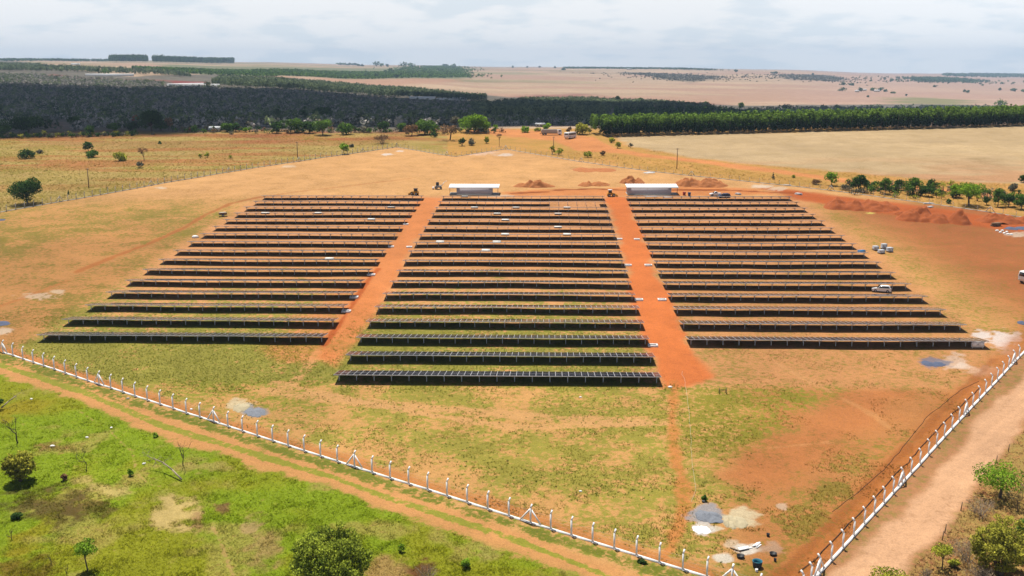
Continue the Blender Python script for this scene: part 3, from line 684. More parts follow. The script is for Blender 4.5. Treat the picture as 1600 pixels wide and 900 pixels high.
def fence(label, pts, inside, postm, bracem, wallm, every, cat='fence', kerb=(0.42, 0.30), phase=0):
    o = pts[0]; t = thing('perimeter_fence', label, cat, (o[0], o[1], float(T(*o))))
    base = np.array(t.location)
    mb = MB(); wr = MB()
    P3 = [np.array([p[0], p[1], float(T(p[0], p[1]))]) for p in pts]
    for a, b in zip(P3[:-1], P3[1:]):
        d = b - a; d2 = d[:2] / np.linalg.norm(d[:2]); nx = np.array([-d2[1], d2[0], 0]) * kerb[0] / 2
        up = np.array([0, 0, kerb[1]]); dn = np.array([0, 0, 0.3])
        mb.hexa(np.array([a - nx - dn, b - nx - dn, b + nx - dn, a + nx - dn, a - nx + up, b - nx + up, b + nx + up, a + nx + up]) - base)
        for hh in (0.7, 1.15, 1.6): wr.tube(a + (0, 0, hh) - base, b + (0, 0, hh) - base, 0.006, n=3, cap=False)
    mb.build('base_wall', wallm, t); wr.build('wire', WIREM, t)
    n = len(P3)
    for i, p in enumerate(P3):
        a = P3[max(i - 1, 0)]; b = P3[min(i + 1, n - 1)]; d = b - a; rz = math.atan2(d[1], d[0])
        ny = np.array([-d[1], d[0]]); flip = (np.dot(ny, inside - p[:2]) < 0)
        if flip: rz += math.pi
        q = use('post', postm, t, tuple(p - base), rz + random.uniform(-.05, .05))
        if (i + phase) % every == 0: use('brace', bracem, q)
    return t
CEN = np.array([10.0, 240.0])
fp = walk(FRONT_PX, n_per=9)
fence('white concrete post fence with white base wall along the front, beside the green grass', fp, CEN, PW, PWB, WHITE, 9, kerb=(0.2, 0.18))
rp = walk(RIGHT_PX[1:], n_per=[8, 8, 9, 12])
fence('white post fence on a white base wall along the pale dirt road', rp, CEN, PW, PWB, WHITE, 8, kerb=(0.27, 0.24))
fence('short white fence corner at the bottom between front fence and road', walk([(1143, 914), (1205, 936), (1232, 945)], step=2.6) + walk([(1240, 938), (1280, 897)], step=2.4), CEN, PW, PWB, WHITE, 99, phase=1)
fence('grey post fence along the left edge of the site, below the dry meadow', walk(LEFT_PX, step=3.1)[:98], CEN, PG, PGB, CONC, 12, kerb=(0.2, 0.22))
fence('far fence with a V-shaped notch at the top of the site', walk(BACK_PX[:3], step=3.3), CEN, PT, PGB, CONC, 12, kerb=(0.2, 0.2))
fence('thin fence behind the earth mounds along the country road', walk(BACK_PX[2:], step=3.9)[:98], CEN, PT, PGB, CONC, 14, kerb=(0.2, 0.2))

# ------------------------------------------------------------------ sheds and houses
def ground_rot(u1, v1, u2, v2):
    a = at(u1, v1); b = at(u2, v2); return a, b, math.atan2(b[1] - a[1], b[0] - a[0]), math.hypot(b[0] - a[0], b[1] - a[1])
def shed(label, u1, v1, u2, v2, wall0, wall1):
    a, b, rz, L = ground_rot(u1, v1, u2, v2)
    t = thing('open_shed', label, 'shed', (a[0], a[1], min(a[2], b[2])), rz, 'white roofed sheds behind the solar tables')
    D, h = 5.0, 2.45
    r = MB()
    n = 40
    for i in range(n):
        x0, x1 = -0.4 + (L + 0.8) * i / n, -0.4 + (L + 0.8) * (i + 1) / n
        z0 = 0.05 * (i % 2)
        r.hexa([(x0, -0.5, h + z0), (x1, -0.5, h + z0), (x1, D + 0.5, h + 0.62 + z0), (x0, D + 0.5, h + 0.62 + z0), (x0, -0.5, h + 0.06 + z0), (x1, -0.5, h + 0.06 + z0), (x1, D + 0.5, h + 0.68 + z0), (x0, D + 0.5, h + 0.68 + z0)])
    r.build('roof', ROOF, t)
    f = MB(); f.box((L / 2, -0.53, h + 0.03), (L + 0.8, 0.04, 0.3)); f.build('fascia', ROOF, t)
    w = MB(); x0, x1 = L * wall0, L * wall1
    w.box(((x0 + x1) / 2, -0.1, h / 2 - 0.2), (x1 - x0, 0.2, h)); w.box(((x0 + x1) / 2, D, h / 2), (x1 - x0, 0.2, h + 0.5)); w.box((x0 + 0.1, D / 2 + .3, h / 2), (0.2, D - 0.5, h)); w.box((x1 - 0.1, D / 2 + .3, h / 2), (0.2, D - 0.8, h))
    w.box(((x0 + x1) * 0.45, -0.22, h / 2 - 0.2), (0.12, 0.06, h)); w.build('wall', BLOCK, t)
    s = MB(); s.box((L / 2, D / 2, 0.05), (L + 0.4, D + 0.6, 0.5)); s.build('floor_slab', CONC, t)
    for x in np.linspace(0, L, 5):
        p = MB(); p.box((x, 0.05, h / 2), (0.14, 0.14, h)); p.build('roof_post', WOOD, t)
    return t
shed('white roofed open shed at the left lane end, wall set in from both sides', 703, 304.5, 778, 304.5, 0.14, 0.88)
shed('white roofed open shed at the right lane end, grey wall flush with its left side', 981, 304.5, 1058, 304.5, 0.0, 0.88)
def house(label, u, v, wid, dep, h, rz, wallm, roofm, rh=1.5, cat='house', name='farm_house', group=None, nwin=3):
    x, y, z = at(u, v); t = thing(name, label, cat, (x, y, z), rz, group)
    w = MB(); w.box((0, 0, h / 2 - 0.5), (wid, dep, h + 1)); w.build('wall', wallm, t)
    r = MB(); a, b = wid / 2 + 0.5, dep / 2 + 0.6
    v8 = [(-a, -b, h - 0.1), (a, -b, h - 0.1), (a, b, h - 0.1), (-a, b, h - 0.1), (-a, 0, h + rh), (a, 0, h + rh)]
    r.add(v8, [(0, 1, 5, 4), (2, 3, 4, 5), (0, 3, 2, 1)], [(1, 2, 5), (3, 0, 4)]); r.build('roof', roofm, t)
    for i in range(nwin):
        q = MB(); q.box((wid * ((i + 0.5) / nwin - 0.5), -dep / 2 - 0.03, h * 0.5), (min(1.4, wid / nwin * 0.5), 0.08, h * 0.35)); q.build('window', DARKWIN, t)
    d = MB(); d.box((wid * (0.5 / nwin), -dep / 2 - 0.03, h * 0.35), (1.0, 0.1, h * 0.7)); d.build('door', WOOD, t)
    return t
house('white house with pale roof behind the truck by the wood edge', 844, 198, 4.6, 4, 1.5, 0.1, CREAM, ROOF, 0.6)
house('small pink walled house among dark trees in the valley', 827, 167.5, 16, 9, 5, 0.1, CREAM, TILE, 3.5)
house('small white hut beside the bright green tree at the meadow edge', 752, 205.5, 2.4, 2, 1.6, 0.2, CREAM, ROOF, nwin=1)
house('small white house in the bushes at the far left meadow edge', 336, 205.5, 5, 4, 1.3, 0.1, CREAM, ROOF, nwin=2)
def barn(label, u1, v1, u2, v2, h=4.5, dep=14):
    a, b, rz, L = ground_rot(u1, v1, u2, v2)
    t = thing('long_barn', label, 'barn', ((a[0] + b[0]) / 2, (a[1] + b[1]) / 2, (a[2] + b[2]) / 2), rz, 'long white barns in the valley')
    w = MB(); w.box((0, 0, h / 2 - 1), (L, dep, h + 2)); w.build('wall', WHITE, t)
    r = MB(); x, y = L / 2 + 1, dep / 2 + 1; r.add([(-x, -y, h), (x, -y, h), (x, y, h), (-x, y, h), (-x, 0, h + 2.5), (x, 0, h + 2.5)], [(0, 1, 5, 4), (2, 3, 4, 5), (0, 3, 2, 1)], [(1, 2, 5), (3, 0, 4)]); r.build('roof', ROOF, t)
barn('long white barn in the valley left of the small dark tree clump', 263, 134.5, 320, 135)
barn('short white barn right of the small dark tree clump in the valley', 330, 135.5, 343, 136)
barn('long low white barn at the far left wood edge', 134, 118, 209, 119, 3.5, 12)
barn('small distant white barn on the far left plain', 112, 101.5, 124, 101.8, 5)
barn('white barn right of centre behind the dark woods', 640, 154.5, 680, 156, 4)
barn('white barn behind the dark woods, right of its neighbour', 684, 156, 727, 157.5, 4)
for (u, v, w_, lab) in ((1350, 142, 18, 'white farm house among trees on the far right plain'), (1370, 143.5, 22, 'white farm shed right of the farm house on the far plain'), (1339, 144, 14, 'small pale shed left of the trees on the far plain'), (536, 100.5, 30, 'pale farm building on the distant ridge left of centre'), (983, 109, 40, 'small white building on the distant skyline')):
    house(lab, u, v, w_, 9, 5, 0.05, CREAM, ROOF, 3, nwin=2)

# ------------------------------------------------------------------ vehicles
def wheel_parts(t, x, y, r, w=0.2):
    k = MB(); k.tube((x, y - w / 2, r), (x, y + w / 2, r), r, n=14); o = k.build('wheel', RUBBER, t)
    k = MB(); sg = 1 if y > 0 else -1; k.tube((x, y + sg * w * 0.5, r), (x, y + sg * (w * 0.5 + 0.02), r), r * 0.6, n=10); k.build('rim', HUB, o)
def loft(mb, prof, hw, m=0):
    """side profile (x, z) extruded across with given half widths per point"""
    n = len(prof); L = [(x, -w, z) for (x, z), w in zip(prof, hw)]; R = [(x, w, z) for (x, z), w in zip(prof, hw)]
    v = L + R; q = [(i, n + i, n + (i + 1) % n, (i + 1) % n) for i in range(n)]
    k = mb.n; mb.add(v, q, m=m)
    cL = np.mean(L, 0); cR = np.mean(R, 0); mb.add([*L, cL], t=[(i, (i + 1) % n, n) for i in range(n)], m=m); mb.add([*R, cR], t=[((i + 1) % n, i, n) for i in range(n)], m=m)
def car(label, loc, rz, paint, group=None, pickup=False):
    t = thing('parked_car', label, 'car', loc, rz, group)
    b = MB()
    lo = [(-1.98, .35), (-1.9, .28), (1.9, .28), (2.02, .42), (2.0, .72), (1.75, .84), (.95, .96), (-1.75, .98), (-2.0, .8)]
    loft(b, lo, [.76, .76, .76, .74, .78, .82, .84, .84, .78])
    b.build('body', paint, t)
    c = MB(); xr = -1.75 if not pickup else -0.55
    loft(c, [(.95, .95), (.25, 1.43), (xr + .45, 1.47), (xr, 1.35), (xr - .05, .96)], [.78, .60, .60, .60, .78]); c.build('roof', paint, t)
    g = MB(); g.hexa([(.90, -.70, .985), (.90, .70, .985), (.30, .57, 1.39), (.30, -.57, 1.39), (.96, -.70, 1.0), (.96, .70, 1.0), (.35, .57, 1.41), (.35, -.57, 1.41)]); g.build('windscreen', GLASS, t)
    for sg in (-1, 1):
        g = MB(); g.hexa([(.70, sg * .76, 1.0), (xr + .1, sg * .77, 1.0), (xr + .35, sg * .625, 1.37), (.25, sg * .625, 1.37), (.70, sg * .80, 1.0), (xr + .1, sg * .80, 1.0), (xr + .35, sg * .65, 1.37), (.25, sg * .65, 1.37)]); g.build('side_window', GLASS, t)
        k = MB(); k.box((1.98, sg * .58, .66), (.1, .3, .14)); k.build('headlight', LAMPM, t)
        k = MB(); k.box((-1.99, sg * .6, .74), (.08, .26, .16)); k.build('tail_light', RED, t)
        k = MB(); k.box((.62, sg * .92, 1.0), (.12, .16, .12)); k.build('mirror', paint, t)
        for x in (-1.25, 1.25): wheel_parts(t, x, sg * .76, .31)
    g = MB(); g.hexa([(xr - .08, -.68, 1.02), (xr - .08, .68, 1.02), (xr - .03, .56, 1.32), (xr - .03, -.56, 1.32), (xr - .02, -.68, 1.02), (xr - .02, .68, 1.02), (xr + .03, .56, 1.32), (xr + .03, -.56, 1.32)]); g.build('rear_window', GLASS, t)
    return t
def put(u, v, h=0): return at(u, v, h)
car('white hatchback parked under a solar table in the right block', put(1377, 456), math.pi - 0.32, CARW)
car('white pickup parked beside the blue car near the right shed', put(1118, 306), math.pi + 0.08, CARW, pickup=True)
car('dark blue car parked in front of the white pickup', put(1131.5, 308.8), math.pi + 0.12, CARB)
def truck(label, loc, rz, bodym, L=8.0, H=2.6, box=False):
    t = thing('lorry', label, 'truck', loc, rz)
    b = MB(); b.box((-L * 0.12, 0, 0.85), (L + 1.8, 0.9, 0.25)); b.build('chassis', BLACKP, t)
    b = MB()
    if box: b.box((-1.0, 0, 1.0 + H / 2), (L, 2.4, H))
    else: loft(b, [(-L / 2 - 1, 1.1), (L / 2 - 1, 1.1), (L / 2 - 0.9, 2.9), (-L / 2 - 1.15, 2.9)], [1.05, 1.05, 1.22, 1.22])
    c = b.build('cargo_body', bodym, t)
    b = MB()
    for i in range(7): b.box((-L / 2 - 0.8 + i * (L - .4) / 6, 0, 2.0), (0.1, 2.52, 1.9))
    b.build('stake_rib', bodym, c)
    k = MB(); xc = L / 2 - 0.7; loft(k, [(xc, .6), (xc + 2.1, .6), (xc + 2.15, 1.6), (xc + 1.9, 2.75), (xc + .1, 2.85)], [1.18, 1.18, 1.18, 1.08, 1.1]); cb = k.build('cab', CARW, t)
    g = MB(); g.hexa([(xc + 2.16, -1.0, 1.68), (xc + 2.16, 1.0, 1.68), (xc + 1.96, .95, 2.55), (xc + 1.96, -.95, 2.55), (xc + 2.2, -1.0, 1.68), (xc + 2.2, 1.0, 1.68), (xc + 2.0, .95, 2.55), (xc + 2.0, -.95, 2.55)]); g.build('windscreen', GLASS, cb)
    for sg in (-1, 1):
        g = MB(); g.box((xc + 1.2, sg * 1.15, 2.1), (1.1, .12, .7)); g.build('side_window', GLASS, cb)
        k = MB(); k.box((xc + 2.15, sg * .8, .95), (.1, .35, .2)); k.build('headlight', LAMPM, cb)
        for x in (-L / 2, -L / 2 + 1.25, xc + 1.1): wheel_parts(t, x, sg * 1.0, .5, .32)
    return t
truck('long truck with grey load bed and white cab on the far dirt road', put(861, 210.8), 0.04, CONC)
truck('pale box truck cut off by the right edge of the picture', put(1618, 441.5), math.pi + 0.3, WHITE, 5.0, 2.3, True)
def bus(label, loc, rz):
    t = thing('bus', label, 'bus', loc, rz); b = MB()
    loft(b, [(-4.2, .5), (4.2, .5), (4.3, 1.6), (4.1, 3.1), (-4.1, 3.15), (-4.3, 1.6)], [1.22, 1.22, 1.25, 1.15, 1.15, 1.25]); b.build('body', CARW, t)
    for sg in (-1, 1):
        for i in range(6):
            g = MB(); g.box((-3.4 + i * 1.3, sg * 1.215, 2.2), (1.12, .1, .85)); g.build('side_window', GLASS, t)
        for x in (-2.6, 2.6): wheel_parts(t, x, sg * 1.08, .5, .3)
        k = MB(); k.box((-4.25, sg * .95, 1.1), (.1, .25, .3)); k.build('tail_light', RED, t)
    g = MB(); g.box((-4.2, 0, 2.35), (.14, 2.0, .8)); g.build('rear_window', GLASS, t)
    g = MB(); g.box((4.2, 0, 2.3), (.18, 2.1, 1.0)); g.build('windscreen', GLASS, t)
    g = MB(); g.box((0, 0, 1.15), (8.45, 2.54, .16)); g.build('stripe', CARB, t)
bus('small white bus seen from behind on the far orange road', put(891, 216.3), math.pi / 2 - 0.55)
def machine(label, u, v, rz, bucket=False):
    t = thing('site_machine', label, 'machine', put(u, v), rz)
    b = MB(); loft(b, [(-1.3, .5), (1.2, .5), (1.3, 1.0), (.6, 1.25), (-1.3, 1.25)], [.7, .7, .65, .65, .7]); b.build('body', YELLOW, t)
    c = MB(); c.box((-.4, 0, 1.7), (1.1, 1.1, .95), taper=.9); c.build('cab', GLASS, t)
    c = MB(); c.box((-.4, 0, 2.24), (1.4, 1.4, .1)); c.build('cab_roof', ROOF if bucket else WOOD, t)
    for sg in (-1, 1):
        for x in (-.8, .8): wheel_parts(t, x, sg * .75, .45, .3)
        a = MB(); a.tube((.2, sg * .5, 1.2), (1.7, sg * .5, .75), .07, n=4); a.build('lift_arm', YELLOW, t)
    k = MB(); loft(k, [(1.6, .2), (2.2, .15), (2.0, .5), (1.65, .85)], [.85] * 4); k.build('bucket', YELLOW, t)
machine('yellow wheeled loader with a brown roof at the far end of the left lane', 648, 304.5, 2.9)
machine('yellow wheeled loader with a white roof at the far end of the right lane', 955, 307, 0.1, True)
def backhoe(u, v):
    t = thing('backhoe', 'white and dark backhoe with raised arm left of the left shed', 'machine', put(u, v), 0.1)
    b = MB(); b.box((0, 0, .95), (2.4, 1.2, .8), taper=.85); b.build('body', CONC, t)
    c = MB(); c.box((-.3, 0, 1.9), (1.1, 1.1, 1.1), taper=.9); c.build('cab', GLASS, t)
    a = MB(); a.tube((1.1, 0, 1.1), (2.1, 0, 2.5), .12, n=5); a.tube((2.1, 0, 2.5), (2.9, 0, 2.9), .1, n=5); a.build('digger_arm', WHITE, t)
    a = MB(); a.box((-1.8, 0, .5), (.7, 1.4, .6), taper=.8); a.build('bucket', WHITE, t)
    for sg in (-1, 1):
        wheel_parts(t, -.8, sg * .7, .5, .3); wheel_parts(t, .9, sg * .7, .38, .3)
backhoe(685, 295.5)

# ------------------------------------------------------------------ earth mounds, sand and gravel heaps
def mound(name, label, cat, u1, u2, v, hgt, m, dep=None, seed=0, peaks=3, group=None, rz=0.0, rough=0.35):
    a, b, r0, L = ground_rot(u1, v, u2, v); x, y, z = at((u1 + u2) / 2, v)
    dep = dep or L * 0.7; nx, ny = 56, 36; rg = np.random.default_rng(seed + 100)
    X_, Y_ = np.meshgrid(np.linspace(-L * .62, L * .62, nx), np.linspace(-dep * .62, dep * .62, ny)); h = np.zeros_like(X_)
    for i in range(peaks * 3):
        w = L / (peaks + 1.0) * rg.uniform(.45, 1.1); px = rg.uniform(-1, 1) * max(L * .5 - w, 0.0); py = rg.normal() * dep * .09; 
        wob = 1 + .5 * (fbm(X_ / w * 1.7 + i * 5, Y_ / w * 1.7, seed + i, 3) - .5)
        k = np.sqrt(((X_ - px) / w) ** 2 + ((Y_ - py) / (dep * rg.uniform(.32, .5))) ** 2) * wob; h = np.maximum(h, np.clip(1 - k ** 1.35, 0, 1) * rg.uniform(.45, 1.0))
    nz = fbm(X_ * 1.3 + seed * 9, Y_ * 1.3, seed, 4) - .5
    h = h * hgt * (1 + nz * rough * 2.2) + np.where(h > 0.02, nz * 0.12 * min(hgt, 1.5), 0)
    ca, sa = math.cos(rz), math.sin(rz); wx = x + X_ * ca - Y_ * sa; wy = y + dep * .3 + X_ * sa + Y_ * ca
    zz = T(wx, wy) - z + h - np.where(h <= 0.015, 0.25, 0.0)
    i = np.arange(nx * ny).reshape(ny, nx); q = np.stack([i[:-1, :-1].ravel(), i[:-1, 1:].ravel(), i[1:, 1:].ravel(), i[1:, :-1].ravel()], 1)
    mb = MB(); mb.add(np.stack([(wx - x).ravel(), (wy - y).ravel(), zz.ravel()], 1), q); o = mb.build(name, m, smooth=True); o.location = (x, y, z)
    return tag(o, label, cat, group)
EM = 'excavated earth mounds behind the tables'
mound('earth_mound', 'low double earth mound between the two sheds, the leftmost of the row', 'earth mound', 797, 872, 293, 2.5, DIRT2, 6, 1, 3, EM)
mound('earth_mound', 'long low brown earth mound left of the right shed', 'earth mound', 898, 955, 290.5, 1.5, DIRT2, 6, 2, 3, EM)
mound('earth_mound', 'pointed orange earth mound behind the right shed', 'earth mound', 968, 1016, 287, 2.6, DIRT2, 6, 3, 3, EM)
mound('earth_mound', 'widest orange earth mound to the right of the right shed', 'earth mound', 1040, 1155, 292, 3.0, DIRT2, 8, 4, 4, EM)
mound('earth_mound', 'dark red earth mound beside the last solar rows at the right', 'earth mound', 1278, 1410, 328, 3.3, DIRT, 10, 5, 4, EM, -0.32)
mound('earth_mound', 'biggest red earth mound along the excavation at the right', 'earth mound', 1405, 1530, 348, 3.9, DIRT, 9, 6, 4, EM, -0.42)
mound('earth_mound', 'red earth bank running to the right edge behind the sacks', 'earth mound', 1515, 1640, 349, 2.4, DIRT, 7, 7, 4, EM, -0.25)
mound('earth_mound', 'small red earth heap in front of the excavation, left of the biggest mound', 'earth mound', 1390, 1426, 335, 0.9, DIRT, 4, 8, 2, EM)
mound('earth_mound', 'low tan spread of earth behind the middle of the site', 'earth mound', 890, 968, 268, 0.7, DIRT2, 12, 9, 3, EM)
PL = 'sand and gravel heaps on the grass'
mound('sand_heap', 'cream sand heap inside the front fence beside grey gravel', 'sand heap', 358, 392, 641, .55, SAND, 3.4, 11, 2, PL)
mound('gravel_heap', 'grey gravel heap right of the cream sand by the front fence', 'gravel heap', 377, 414, 649, .35, GRAVEL, 4.2, 12, 2, PL, 0.5)
mound('gravel_heap', 'grey gravel heap beside the white heaps near the bottom of the site', 'gravel heap', 1083, 1134, 812, .45, GRAVEL, 2.8, 13, 3, PL)
mound('sand_heap', 'small white heap below the grey gravel near the bottom of the site', 'sand heap', 1083, 1113, 832, .3, WHITE, 2.0, 14, 2, PL)
mound('sand_heap', 'wide cream sand heap right of the grey gravel near the blue tank', 'sand heap', 1131, 1181, 822, .4, SAND, 3.0, 15, 3, PL)
mound('gravel_heap', 'blue grey gravel heap in front of the right block near the road', 'gravel heap', 1438, 1481, 571, .35, GRAVELB, 2.6, 16, 2, PL, -0.3)
mound('gravel_heap', 'grey gravel heap at the left edge beyond the front fence', 'gravel heap', -20, 17, 508, .35, GRAVELB, 3.5, 17, 2, PL)
mound('gravel_heap', 'grey gravel heap at the left edge by the far fence', 'gravel heap', -10, 6, 345, .4, GRAVELB, 3.0, 18, 2, PL)
mound('gravel_heap', 'grey gravel spread at the right edge behind the white sacks', 'gravel heap', 1570, 1625, 359, .5, GRAVELB, 5, 19, 3, PL)
mound('gravel_heap', 'blue grey gravel heap at the right edge above the road fence', 'gravel heap', 1592, 1612, 507, .4, GRAVELB, 2.5, 20, 2, PL)

# ------------------------------------------------------------------ building materials and small things
def pallet(label, u, v, w, d, h, m, group, rz=None, rows=2):
    t = thing('pallet_load', label, 'pallet', put(u, v), TH if rz is None else rz, group)
    b = MB()
    for i in range(3): b.box((0, (i - 1) * d * .4, .07), (w, .1, .14))
    b.box((0, 0, .16), (w, d, .03)); b.build('pallet_base', WOOD, t)
    for i in range(rows):
        k = MB(); k.box((random.uniform(-.04, .04), random.uniform(-.04, .04), .18 + (i + .5) * h / rows), (w * .96, d * .94, h / rows - .02)); k.build('carton', m, t)
CARDW = mat('white_carton', (0.75, 0.73, 0.68), 0.8, var=0.1)
CARD = mat('pale_carton', (0.62, 0.54, 0.42), 0.85, var=0.12)
def sunny_gap(u, v):
    """slide a spot across the rows into the sunlit strip between two tables"""
    x, y, z = at(u, v); c, s = math.cos(TH), math.sin(TH); dx, dy = x - X0, y - Y0; a = dx * c + dy * s; b = (-dx * s + dy * c) / RP
    b = (round(b - .72) + .72) * RP; x, y = X0 + a * c - b * s, Y0 + a * s + b * c; return project(x, y, float(T(x, y)))
GP = 'pallets of pale cartons lying between the solar rows'
for (u, v) in ((609, 327), (495, 335.5), (580, 344), (725, 311), (740, 328.5), (789, 346.5), (789, 367.5), (687, 380), (776, 379.5), (760, 388), (777, 334), (806, 327.5), (886, 327), (872, 337), (872, 356.5), (886, 369), (514, 406)):
    u, v = sunny_gap(u, v); pallet('pallet of pale cartons on the ground between solar rows', u, v, 2.2, 1.5, .22, CARDW, GP)
pallet('pale carton pallet near the far left end of the left rows', *sunny_gap(410, 337), 2.6, 1.3, .25, CARDW, GP)
GB = 'stacks of grey blocks right of the right block'
BL = mat('light_grey_block', (0.50, 0.52, 0.56), 0.85, var=0.15, scale=4)
pallet('stack of light grey blocks nearest to the solar rows, right of the blue tarp', 1368, 391, 1.3, 1.2, .95, BL, GB, .2, 3)
pallet('stack of light grey blocks in front, lowest of the cluster', 1377, 396, 1.5, 1.2, .8, BL, GB, .3, 3)
pallet('stack of light grey blocks at the back of the cluster, tallest', 1381, 389, 1.3, 1.1, 1.2, BL, GB, .1, 4)
pallet('stack of light grey blocks at the right end of the cluster', 1390, 393.5, 1.4, 1.2, 1.0, BL, GB, .25, 3)
def sheets(name, label, cat, u, v, L, W_, n, m, rz, group=None, h=.09):
    t = MB(); x, y, z = put(u, v)
    for i in range(n):
        a = rz + random.uniform(-.12, .12); t.box((random.uniform(-.25, .25), random.uniform(-.2, .2), .06 + i * h), (L * random.uniform(.85, 1), W_ * random.uniform(.85, 1), h * .8), rz=a)
    o = t.build(name, m); o.location = (x, y, z); return tag(o, label, cat, group)
sheets('metal_stack', 'stack of grey metal profiles at the end of the farthest right row', 'metal stack', 1248, 304, 2.6, 1.0, 6, ALU, -.9)
sheets('metal_stack', 'bundle of grey metal profiles on the excavated bank, left of the biggest mound', 'metal stack', 1451, 318.5, 3.2, .7, 4, ALU, .1)
sheets('metal_stack', 'grey metal profiles lying just below the bundle on the bank', 'metal stack', 1454, 324, 2.4, .8, 4, ALU, .6)
sheets('metal_stack', 'pale metal sheets by the back fence above the right rows', 'metal stack', 1230, 289.5, 2.8, .8, 3, ALU, -.15)
sheets('metal_stack', 'grey metal profiles at the right edge on the red earth', 'metal stack', 1597, 346, 2.6, 1.2, 5, ALU, .5)
sheets('metal_stack', 'grey metal profiles beside the blue car', 'metal stack', 1153, 304, 2.0, 1.0, 6, ALU, -.8)
sheets('debris_boards', 'dark cart of boards beside the white sacks at the right', 'boards', 1556, 353, 2.6, 1.4, 7, WOOD, .2, h=.14)
sheets('white_sheets', 'white sheets lying in front of the right shed', 'sheets', 1018, 307.5, 4.0, 1.2, 2, ROOF, .02)
sheets('white_sheets', 'white sheets lying to the right in front of the right shed door', 'sheets', 1042, 308.5, 3.0, 1.0, 2, ROOF, .05)
sheets('white_sheets', 'white boards lying flat near the fence behind the mounds', 'sheets', 1014, 270, 4.5, 1.6, 2, ROOF, .1)
sheets('white_sheets', 'pale boards beside the bucket behind the blue tank', 'sheets', 1163, 858, 1.5, .35, 3, WHITE, .4, h=.05)
sheets('white_sheets', 'pale planks near the right of the debris by the blue tank', 'sheets', 1182, 853, 1.2, .25, 3, WHITE, .9, h=.05)
sheets('wood_planks', 'dark planks leaning over the black basin', 'planks', 1150, 860, 1.1, .16, 2, WOOD, -.7, h=.06)
def basin(name, label, cat, u, v, r, h, m):
    mb = MB(); n = 20; a = np.arange(n) / n * 2 * math.pi
    for rr_, z in ((r * .8, 0), (r, h), (r * .92, h), (r * .74, .06)): mb.add(np.stack([np.cos(a) * rr_, np.sin(a) * rr_, np.full(n, z)], 1))
    for j in range(3): mb.q.append(np.array([(j * n + k, j * n + (k + 1) % n, (j + 1) * n + (k + 1) % n, (j + 1) * n + k) for k in range(n)], np.int32)); mb.qm.append(np.zeros(n, np.int32))
    mb.add([(0, 0, .06)], t=[]); k0 = mb.n - 1; mb.t.append(np.array([(3 * n + k, 3 * n + (k + 1) % n, k0) for k in range(n)], np.int32)); mb.tm.append(np.zeros(n, np.int32))
    o = mb.build(name, m); o.location = put(u, v); tag(o, label, cat)
def sack(label, u, v, s, m, rz=0, group=None, name='sack', cat='sack'):
    mb = MB(); n = 10; x, y, z = put(u, v)
    for j in range(4):
        rr_ = (1, 1.08, .85, .35)[j]; zz = (0, .35, .75, .95)[j]
        ring = [(math.cos(a) * s * rr_ * (1 + .1 * math.sin(3 * a + j)), math.sin(a) * s * .7 * rr_, zz * s * .8) for a in np.arange(n) / n * 2 * math.pi]
        mb.add(ring, t=[] if j < 3 else [(0, k, k + 1) for k in range(1, n - 1)])
        if j: mb.q.append(np.array([((j - 1) * n + k, (j - 1) * n + (k + 1) % n, j * n + (k + 1) % n, j * n + k) for k in range(n)], np.int32)); mb.qm.append(np.zeros(n, np.int32))
    o = mb.build(name, m, smooth=True); o.location = (x, y, z); o.rotation_euler = (0, 0, rz); return tag(o, label, cat, group)
sack('white sack at the corner of the front middle table beside the orange lane', 1047, 605.5, .35, WHITE)
sack('white rubbish bag on the grass in front of the middle block', 907, 621, .22, WHITE)
sack('white scrap lying on the meadow above the front fence', 907, 768, .2, WHITE)
sack('white bag beside the end of a row at the left of the left block', 305, 371.5, .9, WHITE)
for i, (u, v) in enumerate(((1558, 361), (1563, 363.5), (1569, 365), (1575, 366.5), (1580, 367), (1566, 361), (1573, 363))):
    sack('white sack in the pile by the grey gravel at the right edge', u, v, .5, WHITE, i * .7, 'pile of white sacks at the right edge')
for i, (u, v, l) in enumerate(((82, 698, 'white stone in the green grass right of the olive bush'), (225, 725, 'white stone in the grass left of the fallen branch'), (174, 669, 'white stone in the grass below the dirt track'), (136, 684, 'small pale stone above the thin sapling in the green field'), (200, 623, 'grey block at the foot of the front fence'), (49, 624, 'pale stone in the grass below the dirt track at the left'), (299, 640, 'pinkish rubble inside the front fence left of the sand'), (1100, 783, 'pale rubble above the grey gravel'))):
    sack(l, u, v, .25 if i else .35, WHITE if i != 4 else CONC, i * .9, name='stone', cat='stone')
basin('red_drum', 'red drum beside the right end of the right shed', 'drum', 1069, 305, .55, 1.1, RED)
basin('blue_drum', 'dark blue drum right of the red drum by the right shed', 'drum', 1077, 306, .55, 1.2, CARB)
sheets('blue_tarp', 'crumpled blue tarp at the row end left of the grey block stacks', 'tarp', 1347, 393, 2.0, 1.0, 3, BLUEP, .3, h=.12)
def pit(u, v, rest, rz=TH, s=1.15):
    t = thing('inspection_pit', rest, 'inspection pit', put(u, v), rz, 'white rimmed inspection pits beside the lanes')
    b = MB()
    for sx, sy, dx, dy in ((0, -1, s * 2, .22), (0, 1, s * 2, .22), (-1, 0, .22, s * 1.2 - .22), (1, 0, .22, s * 1.2 - .22)): b.box((sx * (s - .11), sy * s * .6, .12), (dx, dy, .36))
    b.build('rim', WHITE, t); c = MB(); c.box((0, 0, .04), (s * 2 - .42, s * 1.2 - .2, .06)); c.build('pit_floor', BLACKP, t)
